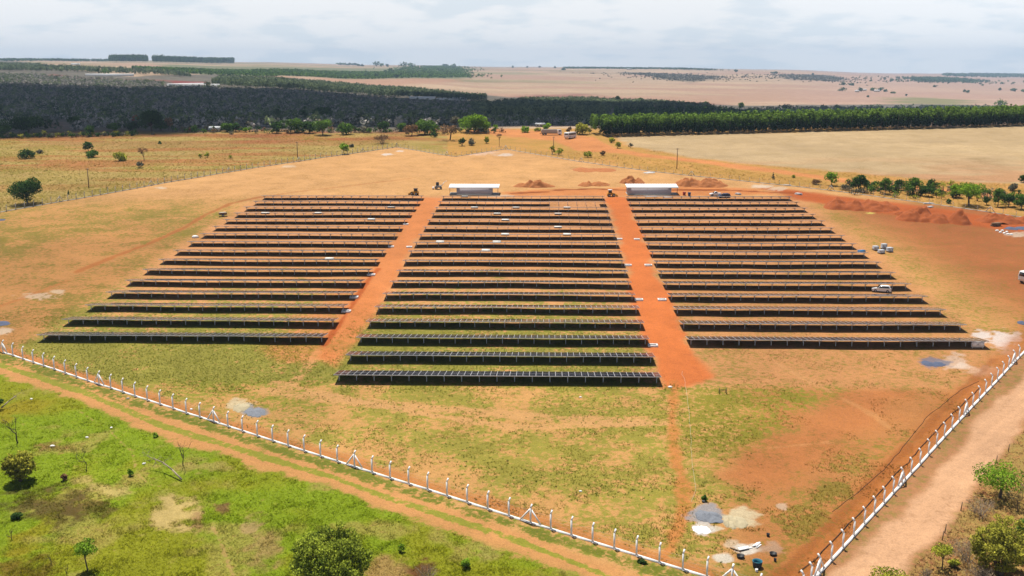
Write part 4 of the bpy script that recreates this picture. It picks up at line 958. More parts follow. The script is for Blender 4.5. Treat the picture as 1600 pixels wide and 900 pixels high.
for (u, v, l) in ((580, 430, 'white rimmed pit on the left lane trench, upper one'), (541, 487, 'white rimmed pit on the left lane trench, lower one'), (998, 469, 'white rimmed pit at the left side of the right lane, beside the fifth middle row'), (1034.5, 469, 'white rimmed pit at the right side of the right lane, opposite the left one'), (1020, 540.5, 'white rimmed pit at the end of the third middle row, nearest in the right lane'), (611, 386, 'small white pit at the left side of the left lane, halfway up'), (639.5, 386.5, 'small white pit at the right side of the left lane, halfway up'), (553, 465, 'pale pit at a left row end above the lower trench pit'), (968, 374, 'faint white pit on the left side of the right lane, halfway up'), (995, 374.5, 'faint white pit on the right side of the right lane, halfway up'), (981, 415, 'pale pit at the left of the right lane, second from the front pair'), (1013, 415, 'pale pit at the right of the right lane, second from the front pair'), (634, 351, 'small pale pit near the far end of the left lane')):
    pit(u, v, l, s=.9 if v > 400 else .75)
def board(u, v):
    t = thing('white_cabinet', 'white electrical cabinet under the right end of the front right table', 'cabinet', put(u, v), TH)
    b = MB(); b.box((0, 0, .75), (2.2, .4, 1.1)); b.build('cabinet_body', WHITE, t)
    for sx in (-1, 1):
        d = MB(); d.box((sx * .54, -.215, .75), (1.02, .03, 1.0)); d.build('door', WHITE, t); k = MB(); k.box((sx * .08, -.24, .78), (.04, .03, .2)); k.build('handle', BLACKP, t)
        l = MB(); l.box((sx * .9, 0, .1), (.12, .3, .24)); l.build('leg', STEEL, t)
board(1527, 544)
def tub(u, v):
    t = thing('water_tank', 'round open tank with blue green inside near the bottom fence corner', 'tank', put(u, v))
    n = 24; mb = MB(); a = np.arange(n) / n * 2 * math.pi; R0, R1, H_ = .46, .56, .75
    rings = [(R0, 0), (R1, H_), (R1 - .05, H_), (R0 - .03, .35)]
    for r, z in rings: mb.add(np.stack([np.cos(a) * r, np.sin(a) * r, np.full(n, z)], 1))
    for j in range(3): mb.q.append(np.array([(j * n + k, j * n + (k + 1) % n, (j + 1) * n + (k + 1) % n, (j + 1) * n + k) for k in range(n)], np.int32)); mb.qm.append(np.full(n, 0 if j == 0 else 1, np.int32))
    mb.build('tank_wall', [BLACKP, TEAL], t, smooth=False)
    w = MB(); w.tube((0, 0, .34), (0, 0, .36), R0 + .01, n=24); w.build('water', mat('tank_water', (.02, .14, .19), .1, var=.1), t)
tub(1183, 886)
basin('black_basin', 'wide black basin left of the round blue tank', 'basin', 1157, 871, .45, .28, BLACKP)
basin('black_basin', 'black basin on pale ground right of the round blue tank', 'basin', 1208, 867, .42, .25, BLACKP)
basin('black_bucket', 'small black bucket just below the right black basin', 'bucket', 1211, 877, .16, .35, BLACKP)
basin('white_bucket', 'small white bucket below the round blue tank', 'bucket', 1182, 893, .16, .3, WHITE)
basin('black_bucket', 'black bucket on the grass right of the cream sand heap', 'bucket', 1200, 838, .2, .35, BLACKP)
def trestle(u, v):
    t = thing('trestle', 'dark metal trestle frame standing on the grass right of the orange lane', 'trestle', put(u, v))
    for sx in (-.55, .55):
        l = MB(); l.tube((sx, -.3, 0), (sx, 0, .95), .045, n=5); l.tube((sx, .3, 0), (sx, 0, .95), .045, n=5); l.build('leg', BLACKP, t)
    b = MB(); b.tube((-.6, 0, .62), (.6, 0, .62), .04, n=5); b.build('crossbar', BLACKP, t)
trestle(1129, 615)
def polyline(name, label, cat, pts, r, m, h=0.05):
    mb = MB(); P = [np.array(at(u, v)) + (0, 0, h) for u, v in pts]; b0 = P[0].copy(); Q = []
    for a, b in zip(P[:-1], P[1:]):
        k = max(int(np.linalg.norm(b - a) / 1.5), 1)
        for i in range(k):
            c = a + (b - a) * i / k; c[:2] += np.random.default_rng(int(c[0] * 97)).normal(0, .06, 2); c[2] = float(T(c[0], c[1])) + h; Q.append(c)
    Q.append(P[-1])
    for a, b in zip(Q[:-1], Q[1:]): mb.tube(a - b0, b - b0, r, n=4, cap=False)
    o = mb.build(name, m); o.location = tuple(b0); tag(o, label, cat)
polyline('white_hose', 'thin pale hose running down the grass from the orange lane', 'hose', [(1066, 580), (1072, 610), (1077, 650), (1080, 690), (1082, 730), (1087, 765), (1080, 785)], .014, CARD)
polyline('black_cable', 'thick black cable lying inside the fence beside the dirt road', 'cable', [(1248, 895), (1276, 872), (1318, 828), (1370, 775), (1400, 742), (1440, 698), (1480, 655), (1530, 607)], .045, BLACKP, .1)
polyline('thin_cable', 'thin dark cable in a curve across the brown ground at the right', 'cable', [(1300, 800), (1340, 770), (1380, 735), (1410, 700), (1450, 650), (1500, 610), (1530, 596)], .025, BLACKP, .05)
def utility_pole(label, u, v, hpx):
    x, y, z = at(u, v); h = hpx / ppm(y); t = thing('utility_pole', label, 'pole', (x, y, z), .2, 'wooden poles along the tracks')
    p = MB(); p.tube((0, 0, -.5), (0, 0, h), .19, .13, n=8); p.build('pole_shaft', WOOD, t)
    c = MB(); c.box((0, -.12, h - .35), (1.3, .1, .12)); k = c.build('crossarm', WOOD, t)
    for s in (-.5, 0, .5):
        q = MB(); q.tube((s, -.12, h - .29), (s, -.12, h - .1), .05, n=6); q.build('insulator', CONC, k)
utility_pole('wooden pole in the dry meadow behind the left fence, nearest to the big dark tree', 139, 293, 31)
utility_pole('wooden pole in the dry meadow beside the small green tree at the fence', 465, 246, 25)
utility_pole('wooden pole on the dry verge beside the country road', 1057.5, 264, 33)
utility_pole('thin pole among shrubs in front of the far truck', 865, 236, 23)
def cart(u, v):
    t = thing('site_cart', 'small brown cart loaded with pale boards left of the left rows', 'cart', put(u, v), .3)
    b = MB(); loft(b, [(-1.1, .5), (1.1, .5), (1.3, 1.1), (-1.3, 1.1)], [.6, .6, .75, .75]); b.build('tray', WOOD, t)
    b = MB(); b.box((0, 0, 1.2), (1.8, 1.1, .15), rz=.1); b.build('load', CARD, t)
    for sg in (-1, 1): wheel_parts(t, 0, sg * .7, .4, .18)
cart(348.5, 338)
#@@PART3

# ------------------------------------------------------------------ trees and shrubs
def branch(mb, rg, p, d, L, r, depth, tips, spread=0.6, up=0.25, n=5):
    q = p + d * L
    mid_ = p + d * L * .5 + rg.normal(0, L * .05, 3)
    mb.tube(p, mid_, r, r * .82, n=n, cap=False); mb.tube(mid_, q, r * .82, r * .62, n=n, cap=False)
    if depth == 0: tips.append(q); return
    for k in range(rg.integers(2, 4)):
        e = d + rg.normal(0, spread, 3) + np.array([0, 0, up]); e /= np.linalg.norm(e)
        branch(mb, rg, q if k else mid_ * .3 + q * .7, e, L * rg.uniform(.6, .85), r * .6, depth - 1, tips, spread, up, max(n - 1, 3))
def crown_pts(rg, blobs, n):
    """leaf places: blobs of foliage, thick near their skin, with gaps"""
    b = np.array(blobs, float); wgt = b[:, 3] ** 2; k = rg.choice(len(b), n, p=wgt / wgt.sum())
    d = rg.normal(size=(n, 3)); d /= np.linalg.norm(d, axis=1)[:, None]
    r = rg.uniform(0.35, 1, n) ** .5
    lump = 0.82 + 0.36 * vnoise(d[:, 0] * 3 + k * 7.1, d[:, 1] * 3 + d[:, 2] * 4 + k * 3.3, 5)
    return b[k, :3] + d * (b[k, 3] * r * lump)[:, None] * np.array([1, 1, .82]), d, k
def tree(label, u, v, hpx, wpx, leaf, kind='round', seed=0, group=None, cat='tree', name='tree', n=None, depth_m=0, bark=None):
    x, y, z = at(u, v); s = 1 / ppm(y); H, W = hpx * s, wpx * s
    rg = np.random.default_rng(seed * 31 + int(u * 7 + v)); t = thing(name, label, cat, (x, y, z - .05), 0, group)
    px = s * 1.5625                                     # metres per rendered pixel
    mb = MB(); tips = []; blobs = []; bark = bark or BARK
    if kind in ('round', 'spread', 'sparse'):
        th = H * (.26 if kind == 'round' else .5); p = np.zeros(3)
        top = np.array([rg.normal(0, W * .05), rg.normal(0, W * .05), th])
        mb.tube((0, 0, -.3), top, max(W * .035, .07), max(W * .026, .05), n=7, cap=False)
        nb = 9 if kind == 'round' else 8
        for i in range(nb):
            a = i / nb * 2 * math.pi + rg.uniform(-.3, .3); rr_ = W * .5 * rg.uniform(.45, .78) if i else 0
            zz = H * (rg.uniform(.34, .8) if kind == 'round' else rg.uniform(.68, .9)); br = W * rg.uniform(.19, .30)
            c = np.array([math.cos(a) * rr_, math.sin(a) * rr_, min(zz, H - br * .8) if i else H - br]); blobs.append((*c, br))
            m_ = top * .7 + c * .3; mb.tube(top * rg.uniform(.75, 1), m_ + (0, 0, H * .05), max(W * .016, .035), max(W * .012, .028), n=4, cap=False); mb.tube(m_ + (0, 0, H * .05), c, max(W * .012, .028), .02, n=4, cap=False)
        if kind == 'round':
            for i in range(4):
                a = rg.uniform(0, 6.28); blobs.append((math.cos(a) * W * .2, math.sin(a) * W * .2, H * rg.uniform(.62, .82), W * rg.uniform(.2, .28)))
    elif kind == 'bush':
        for i in range(10):
            a = rg.uniform(0, 6.28); rr_ = W * rg.uniform(.1, .36); br = W * rg.uniform(.14, .24)
            zz = H * rg.uniform(.3, .72) * (1.15 - rr_ / W); blobs.append((math.cos(a) * rr_, math.sin(a) * rr_, max(min(zz, H - br * .7), br * .5), min(br, H * .5)))
        blobs.append((0, 0, H * .68, min(W * .24, H * .38)))
        for i in range(5):
            a = rg.uniform(0, 6.28); mb.tube((0, 0, -.2), (math.cos(a) * W * .2, math.sin(a) * W * .2, H * .6), max(W * .02, .03), .015, n=4, cap=False)
    elif kind == 'dome':
        for i in range(150):
            d = rg.normal(size=3); d[2] = d[2] * .9 + .15; d /= np.linalg.norm(d); br = W * rg.uniform(.045, .085); q = rg.uniform(.72, 1.0)
            lob = .82 + .3 * float(vnoise(np.array([d[0] * 2.1 + 9]), np.array([d[1] * 2.1 + d[2] * 3 + 4]), 3)[0])
            blobs.append((d[0] * (W * .5 - br) * q * lob, d[1] * (W * .5 - br) * q * lob, max(H * .5 + d[2] * (H * .5 - br) * q * lob, br), br))
        for i in range(14):
            a = rg.uniform(0, 6.28); q = W * rg.uniform(.0, .26); blobs.append((math.cos(a) * q, math.sin(a) * q, H * rg.uniform(.3, .74), W * rg.uniform(.1, .15)))
        for i in range(9):
            a = i * .7 + rg.uniform(-.2, .2); e = np.array([math.cos(a) * W * .3, math.sin(a) * W * .3, H * rg.uniform(.5, .75)])
            mb.tube((0, 0, -.3), e * .45 + (0, 0, H * .08), W * .02, W * .014, n=6, cap=False); mb.tube(e * .45 + (0, 0, H * .08), e, W * .014, .03, n=5, cap=False)
    elif kind == 'cone':
        mb.tube((0, 0, -.2), (0, 0, H * .8), max(W * .05, .04), .02, n=5, cap=False)
        for i in range(6): blobs.append((rg.normal(0, W * .05), rg.normal(0, W * .05), H * (.15 + .14 * i), W * (.44 - .06 * i)))
    elif kind == 'bare':
        branch(mb, rg, np.array([0, 0, -.2]), np.array([rg.normal(0, .1), rg.normal(0, .1), 1.0]), H * .36, max(W * .03, .06), 4, tips, .55, .18)
    elif kind == 'twigs':
        for i in range(26):
            d = rg.normal(0, .55, 3); d[2] = abs(d[2]) + .5; d /= np.linalg.norm(d)
            branch(mb, rg, np.array([rg.normal(0, W * .12), rg.normal(0, W * .12), -.05]), d, min(H * .42, W * .4), .035, 2, tips, .45, .1, 4)
    mb.build('trunk' if kind not in ('twigs', 'bush') else 'stems', bark if kind != 'twigs' else TWIG, t)
    if blobs:
        ls = max(px * 1.15, .12) * (1.0 if px < .2 else .95); area = sum(b[3] ** 2 for b in blobs) * 4
        n = n or int(np.clip(area / (ls * ls) * (2.2 if kind != 'sparse' else .7), 60, 9000))
        p, d, k = crown_pts(rg, blobs, n); tone = rg.uniform(.25, .75, len(blobs))[k]
        p[:, 2] = np.maximum(p[:, 2], .05)
        c = MB(); c.leaves(p, ls * (1.0 if px < .25 else .7), tone + rg.normal(0, .22, n), rg, d, flat=.9); c.build('crown', leaf, t)
    elif leaf is not None and tips:
        tp = np.array(tips); nn = n or len(tp) * 6; p = tp[rg.integers(0, len(tp), nn)] + rg.normal(0, W * .05, (nn, 3)); p[:, 2] = np.maximum(p[:, 2], .05)
        c = MB(); c.leaves(p, max(px * .5, .05), rg.uniform(.1, .9, nn), rg); c.build('crown', leaf, t)
    return t
# near trees in the green field and along the road
tree('large round green tree at the bottom edge in the green field', 516, 915, 116, 158, LNEAR, 'dome', 3, n=26000)
tree('olive yellow leafy bush at the left edge of the green field', 32, 752, 60, 60, LOLIVE, 'dome', 4, cat='bush', name='bush', n=5500)
tree('crooked bare tree behind the olive bush at the left edge', 28, 692, 52, 50, None, 'bare', 5)
tree('bare grey tree with thin branches above the fallen branch', 286, 728, 52, 34, None, 'bare', 6)
tree('thin sparse sapling with a dark base in the green field', 134, 735, 48, 22, LOLIVE, 'bare', 7, n=160)
tree('green leafy young tree with a dark shadow near the bottom left corner', 138, 893, 58, 40, LBRIGHT, 'sparse', 8, n=1100)
tree('dark green foliage cut by the left edge beside a fallen pole', -6, 640, 40, 26, LDARK, 'bush', 9, cat='bush', name='bush')
tree('small green upright shrub left of the fallen branch', 203, 744, 16, 13, LBRIGHT, 'bush', 10, cat='shrub', name='shrub')
tree('tiny green shrub in the grass above the bare grey tree', 242, 683, 9, 11, LBRIGHT, 'bush', 11, cat='shrub', name='shrub')
tree('small brown and green shrub right of the olive bush', 101, 751, 15, 16, LBROWN, 'bush', 12, cat='shrub', name='shrub')
tree('green rounded shrub right of the large round tree', 627, 862, 18, 15, LBRIGHT, 'bush', 13, cat='shrub', name='shrub')
tree('green upright shrub near the bottom, right of the brown brush', 729, 888, 23, 20, LBRIGHT, 'bush', 14, cat='shrub', name='shrub')
tree('reddish brown dead brush at the bottom edge right of the large tree', 668, 902, 26, 36, LBROWN, 'twigs', 15, cat='bush', name='bush', n=500)
tree('leafless sapling at the left of the bottom left corner', 18, 842, 22, 12, None, 'bare', 16)
tree('leafless sapling between the corner sapling and the young green tree', 80, 882, 26, 14, None, 'bare', 17)
tree('leafless sapling left of the young green tree at the bottom', 104, 898, 26, 14, None, 'bare', 18)
tree('dark spot of a shrub in the brown patch at the left', 27, 810, 12, 22, LDARK, 'bush', 19, cat='shrub', name='shrub')
tree('small dark shrub inside the site beside the orange path near the gravel heap', 1101, 783, 14, 13, LMID, 'bush', 20, cat='shrub', name='shrub')
tree('low dark weeds beside the front fence near its bottom end', 1005, 880, 7, 20, LDARK, 'bush', 21, cat='shrub', name='shrub')
tree('bright green spreading tree beside the dirt road at the right edge', 1562, 778, 58, 84, LBRIGHT, 'spread', 22, n=2600)
tree('big olive green bush at the lower right edge', 1562, 899, 112, 124, LOLIVE, 'dome', 23, cat='bush', name='bush', n=14000)
tree('dark green tree behind the big olive bush at the right edge', 1606, 846, 60, 50, LMID, 'bush', 24, cat='bush', name='bush', n=2500)
tree('pale dry bush left of the big olive bush', 1512, 878, 62, 50, LDRY, 'twigs', 25, cat='bush', name='bush', n=1500)
tree('brown dry scrub under the spreading green tree', 1532, 802, 32, 52, LDRY, 'twigs', 26, cat='bush', name='bush', n=900)
tree('grey twiggy tree right of the spreading green tree', 1592, 800, 52, 30, LGREY, 'bare', 27, n=300)
tree('small leafy tree with a thin trunk beside the road at the bottom', 1472, 889, 46, 38, LYEL, 'spread', 28, n=650)
tree('yellow green shrub between the small roadside tree and the dry bush', 1492, 886, 17, 22, LYEL, 'bush', 29, cat='shrub', name='shrub')
tree('leaf tops of a roadside shrub at the bottom edge in the middle of the road', 1392, 912, 24, 66, LYEL, 'sparse', 30, cat='shrub', name='shrub')
tree('dry straw coloured bush at the bottom right of the dry scrub', 1535, 912, 34, 60, LDRY, 'twigs', 31, cat='bush', name='bush', n=900)
tree('low brown scrub beside the thin roadside tree', 1446, 900, 16, 30, LBROWN, 'twigs', 32, cat='bush', name='bush', n=300)
def fallen(label, pts, r):
    x, y, z = at(*pts[0]); mb = MB(); P = [np.array(at(u, v)) - (x, y, z) + (0, 0, h) for (u, v), h in zip(pts, (.25, .9, 1.3, 1.5, 1.6))]
    for a, b, k in zip(P[:-1], P[1:], range(9)): mb.tube(a, b, r * (1 - .18 * k), r * (.82 - .18 * k), n=6)
    rg = np.random.default_rng(3)
    for p in P[2:]:
        for i in range(4): branch(mb, rg, p, rg.normal(0, .6, 3) * np.array([1, 1, .5]) + (-.4, 0, .1), .7, .03, 2, [], .6, .05, 3)
    o = mb.build('fallen_branch', PALEBARK); o.location = (x, y, z); tag(o, label, 'fallen branch')
fallen('fallen grey branch with dry twigs lying in the green grass', [(284, 752), (270, 744), (256, 737), (244, 734), (234, 731)], .13)
fallen('pale fallen pole at the left edge of the green field', [(2, 640), (14, 636), (26, 631)], .11)
for i, (u, v, l) in enumerate(((1472, 844, 'short wooden stake beside the road nearest to the small roadside tree'), (1476, 833, 'taller wooden stake at the road edge above the small roadside tree'), (1501, 798, 'wooden stake at the road edge left of the brown dry scrub'), (1556, 724, 'wooden stake at the road edge above the spreading green tree'), (1575, 706, 'farthest wooden stake at the road edge by the right border'))):
    mb = MB(); mb.tube((0, 0, -.2), (.1, 0, 1.15), .07, .05, n=6); o = mb.build('wooden_stake', WOOD); o.location = at(u, v); tag(o, l, 'stake', 'wooden stakes along the dirt road')

# the dry meadow at the left
MD = 'shrubs and trees standing in the dry meadow'
for i, (u, v, h, w, lf, kd, l) in enumerate((
    (44, 319, 40, 48, LDARK, 'round', 'round dark green tree behind the left fence'), (41, 247.5, 16, 27, LDARK, 'bush', 'round dark bush in the meadow above the dark tree'),
    (139, 237, 16, 16, LDARK, 'round', 'dark small tree in the meadow behind a low green bush'), (147, 246, 13, 25, LMID, 'bush', 'low green bush in front of the dark small tree in the meadow'),
    (187, 251, 15, 28, LYEL, 'bush', 'yellow green bush in the meadow'), (225, 251, 20, 20, LBROWN, 'bare', 'pale leafless shrub in the meadow'), (219, 262, 11, 15, LGREY, 'bush', 'grey green low bush in front of the leafless shrub'),
    (313, 247, 9, 8, LYEL, 'bush', 'left one of two yellow green shrubs in the meadow'), (324, 246, 10, 10, LYEL, 'bush', 'right one of two yellow green shrubs in the meadow'), (360, 248, 7, 7, LYEL, 'bush', 'smallest yellow green shrub in the meadow, near the left fence'),
    (538, 241, 19, 16, LBRIGHT, 'round', 'small bright green tree at the left fence'), (62, 240, 7, 12, LGREY, 'bush', 'grey green weed right of the round dark bush'), (550, 230, 6, 12, LGREY, 'bush', 'small grey bush above the bright green fence tree'),
    (107, 304, 8, 4, LDARK, 'cone', 'tiny dark shrub at the left fence right of the dark tree'), (250, 225, 6, 7, LDARK, 'cone', 'tiny dark shrub in the middle of the meadow'), (207, 212, 8, 5, LDARK, 'cone', 'small dark cone shrub at the end of the hedge'), (240, 211, 6, 7, LGREY, 'bush', 'small bush right of the hedge end'))):
    tree(l, u, v, h, w, lf, kd, 40 + i, MD, 'tree' if kd == 'round' else 'shrub', 'tree' if kd == 'round' else 'shrub')
# crest of the hill, in front of the valley
CR = 'trees along the crest in front of the valley'
for i, (u, v, h, w, lf, kd, l) in enumerate((
    (9, 214, 32, 34, LDARK, 'bush', 'dark trees at the left edge of the crest'), (46, 209, 27, 46, LDARK, 'spread', 'broad dark tree near the left edge of the crest'), (118, 203, 22, 20, LDARK, 'round', 'dark leaning tree left of the hedge'), (141, 213, 18, 16, LDARK, 'round', 'dark narrow tree rising from the hedge'),
    (237, 205, 34, 38, LDARK, 'round', 'tallest dark tree on the left half of the crest'), (252, 205, 22, 24, LDARK, 'bush', 'dark bush to the right of the tallest crest tree'), (214, 199, 20, 13, LRED, 'round', 'rust coloured tree left of the tallest crest tree'), (264, 204, 22, 14, LBROWN, 'round', 'brown tree right of the tallest crest tree'),
    (178, 205, 14, 24, LMID, 'bush', 'olive shrub above the hedge left of the rust tree'), (208, 205, 15, 24, LDARK, 'bush', 'dark shrub below the rust coloured tree'), (304, 206, 11, 20, LMID, 'bush', 'small green shrub on the crest right of the brown tree'), (356, 206, 14, 20, LMID, 'round', 'green tree on the crest beside the small white house'), (368, 206, 15, 18, LDARK, 'round', 'dark tree on the crest right of the small white house'), (384, 207, 10, 10, LBRIGHT, 'bush', 'small light green shrub on the crest right of the house'),
    (432, 208, 18, 18, LDARK, 'round', 'dark round tree on the crest, left of three big green ones'), (440, 205, 18, 16, LDARK, 'round', 'dark tree behind the dark round tree on the crest'), (461, 207, 22, 28, LMID, 'round', 'green round tree on the crest left of centre'), (483, 208, 20, 22, LDARK, 'round', 'dark tree between two green crest trees'), (505, 211, 25, 28, LMID, 'round', 'big dark green round tree on the crest'), (541, 210, 17, 26, LMID, 'round', 'green spreading tree on the crest right of the big round one'),
    (475, 190, 26, 20, LDARK, 'cone', 'dark conical tree in the woods behind the crest'), (505, 187, 18, 30, LDARK, 'round', 'dark round tree in the woods behind the big crest tree'), (436, 188, 24, 16, LDARK, 'cone', 'dark conical tree in the woods behind the dark crest trees'),
    (570, 207, 10, 22, LGREY, 'bush', 'grey green bush on the crest'), (600, 206, 17, 18, LDARK, 'round', 'dark crest tree left of the brown trees'), (628, 205, 13, 16, LMID, 'round', 'small green crest tree left of the brown one'), (643, 212, 18, 22, LBROWN, 'round', 'brownish crest tree behind the far fence corner'), (664, 210, 23, 36, LMID, 'round', 'wide olive tree on the crest behind the far fence corner'), (680, 208, 14, 14, LMID, 'round', 'small green tree right of the wide olive tree'), (679, 214, 10, 14, LDARK, 'bush', 'dark shrub under the small green crest tree'),
    (703, 219, 24, 34, LBROWN, 'sparse', 'brown thin crowned tree behind the fence notch'), (712, 200, 19, 18, LGREY, 'round', 'grey leafless looking tree left of the bright green tree'), (740, 207, 27, 46, LBRIGHT, 'round', 'large bright green tree on the crest'), (760, 206, 17, 14, LBRIGHT, 'round', 'bright green tree right of the large bright one'), (775, 205, 11, 9, LBRIGHT, 'round', 'small bright green tree on the crest left of the road'), (780, 229, 22, 10, LBROWN, 'sparse', 'small thin brown tree at the fence notch'),
    (722, 228, 16, 14, LDARK, 'bush', 'dark shrub above the fence notch'), (737, 227, 12, 18, LGREY, 'bush', 'grey shrub above the fence notch'), (760, 224, 12, 12, LYEL, 'bush', 'yellow shrub right of the fence notch'), (598, 224, 14, 22, LBROWN, 'twigs', 'leafless brown shrubs near the far fence corner'),
    (820, 207, 10, 20, LBRIGHT, 'bush', 'green bush left of the far truck'), (855, 203, 11, 18, LBRIGHT, 'bush', 'bright yellow green bush behind the far truck'), (840, 205, 6, 12, LYEL, 'bush', 'small yellow bush left of the truck'), (910, 210, 18, 24, LOLIVE, 'round', 'olive tree behind the bus'), (890, 207, 10, 12, LBROWN, 'bush', 'brown bush between truck and bus'), (921, 209, 12, 8, LBROWN, 'bush', 'narrow brown bush right of the olive tree'),
    (863, 241, 17, 12, LOLIVE, 'bush', 'dark olive shrub at the thin pole'), (873, 242, 13, 14, LYEL, 'bush', 'light green shrub right of the thin pole'), (919, 246, 11, 16, LYEL, 'bush', 'yellow green shrub on the verge right of the pole shrubs'), (955, 223, 9, 14, LYEL, 'bush', 'pale yellow bush at the field corner'), (965, 232, 13, 13, LYEL, 'bush', 'yellow green bush at the field corner'), (985, 231, 9, 9, LGREY, 'bush', 'grey bush at the edge of the field'), (942, 243, 8, 12, LBROWN, 'bush', 'brown low bush on the verge'))):
    tree(l, u, v, h, w, lf, kd, 80 + i, CR, 'tree' if kd in ('round', 'spread', 'cone', 'sparse') else 'shrub', 'tree' if kd in ('round', 'spread', 'cone', 'sparse') else 'shrub')
# hedge and low scrub under the crest trees
HG = 'low scrub along the crest'
for i in range(46):
    rg = np.random.default_rng(500 + i); u = 2 + i * 4.6 + rg.normal(0, 2) if i < 46 else 0
    tree('low dark hedge bush along the left crest', u, 216 - .02 * u + rg.normal(0, .8), rg.uniform(6, 11), rg.uniform(9, 15), (LDARK, LDARK, LGREY, LOLIVE)[i % 4], 'bush', 700 + i, 'low hedge bushes along the left crest', 'bush', 'hedge_bush', n=70)
for i in range(70):
    rg = np.random.default_rng(900 + i); u = 270 + i * 7.4 + rg.normal(0, 3)
    tree('low mixed scrub bush at the wood edge on the crest', u, 207 + rg.normal(0, 1.2), rg.uniform(6, 13), rg.uniform(8, 16), (LDARK, LMID, LGREY, LDARK, LBROWN)[i % 5], 'bush', 900 + i, HG, 'bush', 'scrub_bush', n=60)
# verge at the right, along the back fence
VG = 'trees on the verge behind the excavation'
for i, (u, v, h, w, lf, kd, l) in enumerate((
    (1299, 290, 23, 20, LBRIGHT, 'round', 'bright green small tree on the verge, leftmost of the line'), (1341, 299, 28, 25, LDARK, 'round', 'dark grey green tree on the verge, second from left'), (1366, 296, 14, 12, LMID, 'round', 'small green tree between two verge trees'), (1383, 303, 28, 20, LMID, 'round', 'green tree with visible trunk on the verge'), (1405, 297, 18, 18, LDARK, 'round', 'dark small tree behind the verge trees'), (1426, 304, 29, 28, LMID, 'round', 'wide green tree on the verge left of the bundle of profiles'), (1448, 307, 18, 20, LDARK, 'round', 'dark green low tree behind the bundle of profiles'), (1456, 292, 14, 24, LDARK, 'bush', 'dark scrub behind the low verge tree'),
    (1471, 311, 30, 14, LYEL, 'sparse', 'slim yellow green tree with thin crown on the verge'), (1493, 309, 22, 20, LBRIGHT, 'round', 'bright green tree left of the biggest verge tree'), (1514, 321, 36, 44, LBRIGHT, 'spread', 'biggest green tree on the verge at the right'), (1541, 320, 16, 16, LDARK, 'bush', 'dark bush right of the biggest verge tree'), (1559, 323, 32, 20, LMID, 'round', 'tall green tree near the right edge of the verge'), (1576, 323, 22, 22, LDARK, 'round', 'dark tree right of the tall verge tree'), (1595, 327, 26, 22, LMID, 'round', 'green tree at the right picture edge on the verge'), (1599, 285, 12, 14, LDARK, 'round', 'dark tree top at the right picture edge by the field'),
    (1583, 298, 13, 20, LGREY, 'bush', 'grey green bush behind the verge near the right edge'), (1322, 297, 9, 20, LGREY, 'twigs', 'dry twigs on the verge between the first two trees'), (1275, 288, 8, 16, LBROWN, 'twigs', 'dry brush left of the first verge tree'), (1208, 280, 12, 6, LGREY, 'cone', 'small dark shrub on the dry verge'), (1482, 318, 8, 12, LDARK, 'bush', 'low dark bush below the slim tree'), (1240, 278, 5, 8, LYEL, 'bush', 'tiny yellow shrub on the verge'))):
    tree(l, u, v, h, w, lf, kd, 150 + i, VG, 'tree' if kd in ('round', 'spread', 'sparse') else 'shrub', 'tree' if kd in ('round', 'spread', 'sparse') else 'shrub')
for i in range(120):
    rg = np.random.default_rng(1300 + i); u = 1325 + rg.uniform(0, 290); v = 296 + (u - 1325) * .075 + rg.normal(0, 4) - 3
    tree('low scrub bush between the verge trees', u, v, rg.uniform(7, 17), rg.uniform(10, 20), (LDARK, LMID, LOLIVE, LGREY, LMID, LDARK, LGREY)[i % 7], 'bush', 1300 + i, 'low scrub between the verge trees', 'bush', 'scrub_bush', n=90)

# the eucalyptus plantation: three front rows tree by tree, the rest behind as one wood
def euc(seed):
    rg = np.random.default_rng(seed); H = 10.4 * rg.uniform(.94, 1.05); tr = MB(); tr.tube((0, 0, -.5), (rg.normal(0, .15), rg.normal(0, .15), H * .9), .13, .04, n=5, cap=False)
    bl = []
    for i in range(9):
        f = .19 + .088 * i; r = (1.25 if i < 7 else .75) * rg.uniform(.75, 1.2); bl.append((rg.normal(0, .55), rg.normal(0, .55), H * f, r))
    n = 330; p, d, k = crown_pts(rg, bl, n); tone = np.clip((p[:, 2] / H - .45) * 1.5 + rg.normal(0, .2, n), 0, 1)  # leaf tone climbs with height: sunlit tops and shaded feet put in colour
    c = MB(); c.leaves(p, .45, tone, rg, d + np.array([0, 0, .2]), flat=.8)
    return tr.mesh('trunk', PALEBARK), c.mesh('crown', LEUC)
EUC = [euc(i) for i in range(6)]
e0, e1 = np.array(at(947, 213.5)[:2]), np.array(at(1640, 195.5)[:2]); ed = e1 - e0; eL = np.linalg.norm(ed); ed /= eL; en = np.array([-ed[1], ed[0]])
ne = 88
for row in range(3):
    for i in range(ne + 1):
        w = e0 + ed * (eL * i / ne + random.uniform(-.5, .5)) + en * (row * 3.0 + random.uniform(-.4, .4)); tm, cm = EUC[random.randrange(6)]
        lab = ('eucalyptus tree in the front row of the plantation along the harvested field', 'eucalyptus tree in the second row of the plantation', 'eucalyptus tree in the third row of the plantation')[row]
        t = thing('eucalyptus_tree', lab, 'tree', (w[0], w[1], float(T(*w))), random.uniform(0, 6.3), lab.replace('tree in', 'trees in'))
        t.scale = (1, 1, random.uniform(.86, 1.12)); use('trunk', tm, t); use('crown', cm, t)
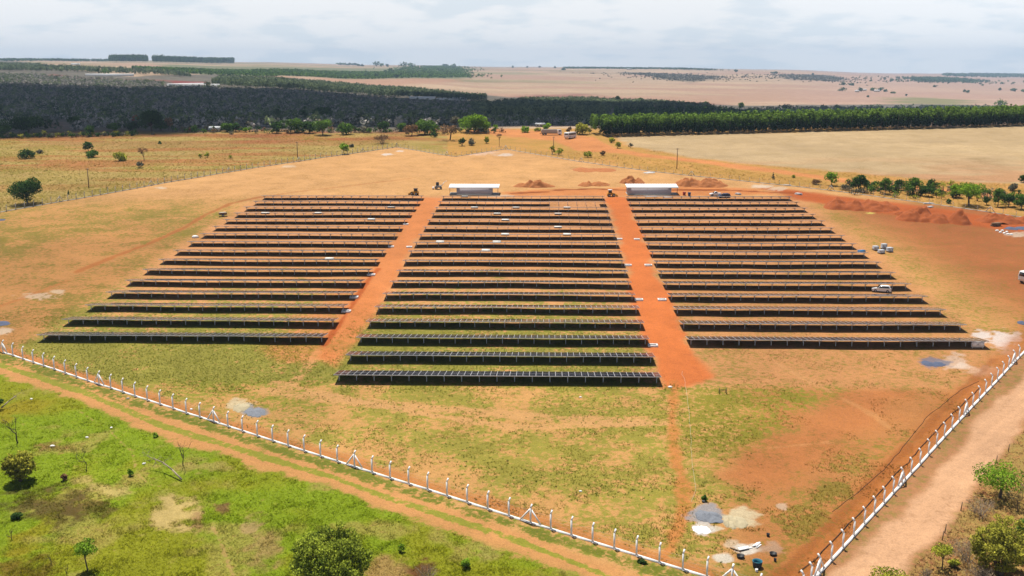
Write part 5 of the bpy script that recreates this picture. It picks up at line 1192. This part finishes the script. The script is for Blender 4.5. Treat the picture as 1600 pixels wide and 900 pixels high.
def forest(name, label_kind, P, hgt, wid, leaf, nl, ls, seed, trunk=False, shape='euc', vary=.2):
    """a wood that reads as one mass"""
    rg = np.random.default_rng(seed); n = len(P); z = T(P[:, 0], P[:, 1]); H = hgt * rg.uniform(1 - vary, 1 + vary, n); W = wid * rg.uniform(.75, 1.25, n); tone = np.clip(rg.normal(.42, .32, n), 0, 1)
    k = np.repeat(np.arange(n), nl); m = len(k); d = rg.normal(size=(m, 3)); d /= np.linalg.norm(d, axis=1)[:, None]; r = rg.uniform(.4, 1, m) ** .5
    c0 = .62 if shape == 'euc' else .58; ax = .40 if shape == 'euc' else .42
    p = np.stack([P[k, 0] + d[:, 0] * r * W[k] / 2, P[k, 1] + d[:, 1] * r * W[k] / 2, z[k] + H[k] * (c0 + ax * d[:, 2] * r)], 1)
    mb = MB(); mb.leaves(p, ls, tone[k] + rg.normal(0, .12, m), rg, d, flat=.7)
    o = mb.build(name, leaf); return tag(o, kind='stuff')
PE = np.array([e0 + ed * (eL * i / ne + random.uniform(-.6, .6)) + en * ((3 + r_) * 3.0 + random.uniform(-.6, .6)) for r_ in range(4) for i in range(-1, ne + 2)])
forest('eucalyptus_wood', '', PE, 9.6, 3.0, LEUC, 130, .5, 5, vary=.06)
def scatter(px, n, seed, holes=(), jit=0):
    pw = poly_w(px) if len(px) < 40 else px; rg = np.random.default_rng(seed); lo, hi = pw.min(0), pw.max(0); out = np.zeros((0, 2))
    while len(out) < n:
        Q = lo + (hi - lo) * rg.random((n * 2, 2)); Q = Q[sdist(Q, pw) > 0]
        for h in holes: Q = Q[sdist(Q, h) < 0]
        out = np.vstack([out, Q])
    out = out[:n]
    if jit:
        out = out + rg.normal(0, 1, (n, 2)) * jit * rg.random((n, 1)) ** 2 * 2
    return out
HOLES = [poly_w(p) for p in ([(65, 191), (112, 189), (117, 202), (68, 204)], [(95, 122.5), (280, 127.5), (320, 132.5), (200, 128), (90, 125)], [(258, 129), (325, 130), (345, 137.5), (255, 137)], [(470, 147), (560, 152.5), (735, 156), (735, 161), (560, 156.5)], [(755, 167), (800, 169.5), (795, 174), (745, 171)], [(866, 172), (920, 173), (915, 182), (870, 183)], [(70, 114.5), (215, 116.5), (280, 122), (215, 123.5), (75, 120)])]
WOOD_NEAR = [(-420, 211), (0, 208.5), (200, 205), (430, 205.5), (620, 203), (760, 199), (860, 195), (940, 195), (955, 180), (940, 168), (760, 166), (740, 160), (560, 150), (380, 140), (260, 131), (200, 125), (0, 117), (-420, 115)]
forest('dry_woodland', '', scatter(WOOD_NEAR, 38000, 1, HOLES), 5.5, 5.0, LWOOD, 13, 1.0, 11, shape='r')
forest('dark_woodland', '', scatter(WOOD_NEAR, 5200, 2, HOLES), 8.5, 7.5, LCLUMP, 22, 1.2, 12, shape='r')
forest('grey_woodland', '', scatter(WOOD_NEAR, 6000, 22, HOLES), 5.0, 5.0, LGREY, 14, .9, 23, shape='r')
forest('dark_wood_belt', '', scatter([(330, 134), (345, 125), (440, 129), (560, 138), (680, 148), (760, 156), (760, 160), (680, 156), (560, 149), (430, 140)], 4200, 3), 16, 7, LCLUMP, 30, 1.5, 13)
forest('dark_wood_belt', '', scatter([(-420, 116), (0, 112), (110, 113.5), (215, 117), (300, 122), (290, 118), (175, 111), (0, 103), (-420, 103)], 5200, 4), 15, 8, LCLUMP, 26, 1.8, 14)
forest('dark_wood_belt', '', scatter([(735, 164), (800, 160), (900, 157), (1000, 161), (1100, 168), (1120, 172), (955, 172), (940, 190), (760, 186), (740, 175)], 2600, 6), 12, 9, LCLUMP, 32, 1.5, 15, shape='r')
forest('valley_wood', '', scatter([(960, 190), (1600, 180), (1850, 178), (1850, 170), (1600, 171), (1500, 170), (1380, 171), (1100, 172), (960, 176)], 1800, 7), 11, 9, LDARK, 26, 1.5, 16, shape='r')
forest('scrub_plain', '', scatter([(200, 106), (420, 110), (560, 113), (720, 112), (735, 121), (600, 123), (500, 121), (420, 120), (320, 117), (230, 113)], 5200, 8), 8, 9, LMID, 14, 2.6, 17, shape='r')
forest('plateau_grove', '', scatter([(605, 121), (618, 112), (640, 106), (700, 104.5), (722, 107), (735, 118), (745, 121), (640, 122)], 1500, 9, (), 70), 13, 12, LMID, 16, 2.8, 18, shape='r')
forest('plateau_grove', '', scatter([(880, 106.5), (1000, 107.3), (1100, 109.5), (1140, 111), (1100, 110.6), (1000, 108.8), (885, 107.6)], 900, 10), 16, 16, LDARK, 14, 3.6, 19, shape='r')
forest('far_scrub', '', scatter([(970, 113.5), (1050, 116), (1130, 119.5), (1120, 122), (1070, 127.5), (1020, 121)], 1100, 12, (), 130), 4, 9, LGREY, 10, 2.8, 20, shape='r')
forest('far_scrub', '', scatter([(1215, 117), (1290, 118.5), (1320, 124), (1300, 128), (1230, 124)], 900, 13, (), 160), 5, 10, LGREY, 10, 3, 21, shape='r')
forest('far_wood_block', '', scatter([(1420, 124), (1470, 122.5), (1520, 126), (1528, 130), (1440, 130)], 900, 14, (), 110), 16, 16, LDARK, 14, 3.6, 24, shape='r')
forest('far_wood_block', '', scatter([(1470, 117.5), (1530, 116.7), (1700, 118), (1700, 121), (1480, 120)], 900, 15), 26, 26, LDARK, 12, 6, 25, shape='r')
forest('far_wood_strip', '', scatter([(-420, 94.5), (0, 94.3), (170, 95.5), (170, 96.4), (0, 95.6), (-420, 95.4)], 1300, 26), 16, 20, LDARK, 12, 4.5, 26, shape='r')
for px, lab, s_ in (([(171, 98), (231, 98.6), (231, 97.4), (171, 96.8)], 'a', 30), ([(239, 99), (366, 100.2), (366, 98.8), (239, 97.6)], 'b', 31)):
    forest('distant_plantation', '', scatter(px, 900 if lab == 'a' else 1700, s_), 1.0 * 11.2 / ppm(at(px[0][0], px[0][1])[1]), 9, LDARK, 18, 3.4, s_)
FT = 'scattered trees on the far plain'
for i, (u, v, h, w) in enumerate(((532, 101.5, 4, 20), (545, 102, 4, 16), (555, 102, 3.5, 12), (560, 103, 3, 5), (566, 103.5, 3, 5), (588, 103.5, 8, 16), (596, 104, 5, 10), (605, 104, 4, 6), (631, 105.5, 9, 16), (642, 105.5, 8, 16), (610, 114, 9, 14), (695, 104.5, 5, 14), (709, 107, 8, 14), (1316, 142.5, 7, 15), (1345, 143, 7, 11), (1364, 142, 6, 12), (1376, 142, 6, 12), (1384, 143.5, 4, 7), (1395, 146, 3, 10), (1356, 152, 3, 4), (1416, 150, 3, 4), (1512, 145, 5, 5), (1507, 144, 5, 4), (1460, 136, 3, 4), (1535, 134, 3, 4), (1563, 141.5, 4, 7), (1585, 143, 5, 14), (1597, 143.5, 4, 8), (558, 121, 5, 6), (587, 121.5, 6, 10), (600, 122, 5, 10), (620, 122, 6, 9), (880, 109.5, 4, 10), (801, 106, 3, 3), (824, 105.8, 3, 2), (843, 106, 3, 3), (867, 106.5, 3, 3), (1318, 133, 5, 14), (1330, 133.5, 4, 16), (1150, 112.5, 4, 6), (1210, 115, 3, 16), (1270, 117, 3, 4), (1564, 172, 17, 19), (1560, 179, 12, 22), (1285, 172, 9, 14), (1308, 174, 10, 14), (1335, 175, 8, 20), (1230, 172, 10, 20), (1158, 170, 10, 9), (1103, 168, 9, 12), (1075, 167, 8, 10), (1000, 162, 9, 9), (966, 161, 11, 10), (325, 138, 11, 12), (163, 118, 14, 22), (155, 118, 12, 10), (640, 152, 7, 4), (611, 147, 8, 4))):
    near = v > 160
    tree('lone dark tree standing on the far plain' if not near else 'dark round tree at the valley edge beyond the plantation', u, v, h, w, LDARK if i % 3 else LMID, 'bush' if h < 6 or w > h * 1.4 else 'round', 200 + i, FT if not near else 'trees at the valley edge beyond the plantation', 'tree', 'far_tree' if not near else 'tree', n=90 if not near else 260)

# ------------------------------------------------------------------ grass, weeds
def tufts(name, P, h, w, tint, nb, seed, lean=.5):
    rg = np.random.default_rng(seed); n = len(P); z = T(P[:, 0], P[:, 1]); k = np.repeat(np.arange(n), nb); m = len(k)
    a = rg.uniform(0, 6.28, m); b = np.stack([P[k, 0] + rg.normal(0, w * .9, m), P[k, 1] + rg.normal(0, w * .9, m), z[k] - .03], 1); hh = h[k] * rg.uniform(.5, 1.2, m)
    dx = np.stack([np.cos(a), np.sin(a), np.zeros(m)], 1); le = rg.uniform(0, 6.28, m); tip = b + np.stack([np.cos(le) * hh * lean, np.sin(le) * hh * lean, hh], 1)
    v = np.stack([b - dx * w / 2, b + dx * w / 2, tip], 1).reshape(-1, 3); tt = np.repeat(np.clip(tint[k] * rg.uniform(.75, 1.25, (m, 1)), 0, .8), 3, 0)
    mb = MB(); mb.add(v, t=np.arange(3 * m).reshape(-1, 3), tint=tt); o = mb.build(name, GRASSM); return tag(o, kind='stuff')
GRASSM = attr_mat('grass_blade')
def rand_px(n, u0, u1, v0, v1, seed, px=None):
    rg = np.random.default_rng(seed); v = np.sqrt(rg.random(n) * (v1 ** 2 - v0 ** 2) + v0 ** 2) if False else rg.uniform(v0, v1, n); u = rg.uniform(u0, u1, n)
    t = (CY - v) / F; g = (t * CP - SP) / (CP + t * SP); Y = CAMZ / (PB - g); X = (u - CX) / F * Y * CP * 1.0
    X = X * (Y * CP - (PB * Y - CAMZ) * SP) / (Y * CP) ; P = np.stack([X, Y], 1)
    if px is not None: P = P[sdist(P, poly_w(px)) > 0]
    return P
P = rand_px(120000, -120, 1000, 560, 930, 51, GREEN_PX); c, s_, vg = ground_colour(P[:, 0], P[:, 1])
pn = fbm(P[:, 0] / 6, P[:, 1] / 6, 77, 4); keep = (vg > .55); P, c, pn = P[keep], c[keep], pn[keep]
rg_ = np.random.default_rng(8); tuss = sstep(.5, .7, fbm(P[:, 0] / 2.2, P[:, 1] / 2.2, 78, 3))
tufts('meadow_grass', P, .08 + .16 * tuss + rg_.uniform(0, .1, len(P)), .09, c * (.75 + 1.05 * rg_.random((len(P), 1))), 4, 52, .9)
P = rand_px(100000, -100, 1500, 480, 900, 53, SITE_PX); c, s_, vg = ground_colour(P[:, 0], P[:, 1]); wn = fbm(P[:, 0] / 4, P[:, 1] / 4, 79, 4)
keep = (wn + (vg - .5) * .5 > .53); P, c = P[keep], c[keep]; tufts('site_grass', P, np.full(len(P), .12) + rg_.uniform(0, .12, len(P)), .10, c * (.9 + .6 * rg_.random((len(P), 1))), 3, 54)
P = rand_px(4600, 250, 1180, 600, 890, 55, SITE_PX); wn = fbm(P[:, 0] / 7, P[:, 1] / 7, 80, 3); P = P[wn > .5]
tufts('site_weeds', P, rg_.uniform(.12, .3, len(P)), .08, A(105, 128, 45)[None] * (.7 + .8 * rg_.random((len(P), 1))), 6, 56, .6)
P = rand_px(26000, 40, 1120, 482, 612, 63, SITE_PX); c, s_, vg = ground_colour(P[:, 0], P[:, 1]); wn = fbm(P[:, 0] / 5, P[:, 1] / 5, 84, 3); P = P[wn + (vg - .5) > .5]
tufts('row_grass', P, rg_.uniform(.1, .3, len(P)), .1, A(160, 162, 60)[None] * (.9 + .7 * rg_.random((len(P), 1))), 4, 64, .6)
P = np.vstack([rand_px(26000, -50, 640, 208, 335, 57), rand_px(16000, 700, 1650, 236, 330, 58)]); P = P[(sdist(P, poly_w(SITE_PX)) < -1) & (sdist(P, poly_w(FIELD_PX)) < 0) & (line_dist(P, poly_w(CROAD_PX)) > 8) & (P[:, 1] < 530)]
c, s_, vg = ground_colour(P[:, 0], P[:, 1]); tufts('dry_grass', P, rg_.uniform(.15, .4, len(P)), .22, c * (1.1 + .4 * rg_.random((len(P), 1))), 4, 59)
P = rand_px(20000, 1380, 1750, 590, 930, 60, SCRUB_PX); c, s_, vg = ground_colour(P[:, 0], P[:, 1]); tufts('roadside_dry_grass', P, rg_.uniform(.08, .3, len(P)), .1, np.where(rg_.random((len(P), 1)) < .75, A(205, 165, 105), A(125, 85, 55)) * (1.15 + .6 * rg_.random((len(P), 1))), 5, 61, .9)
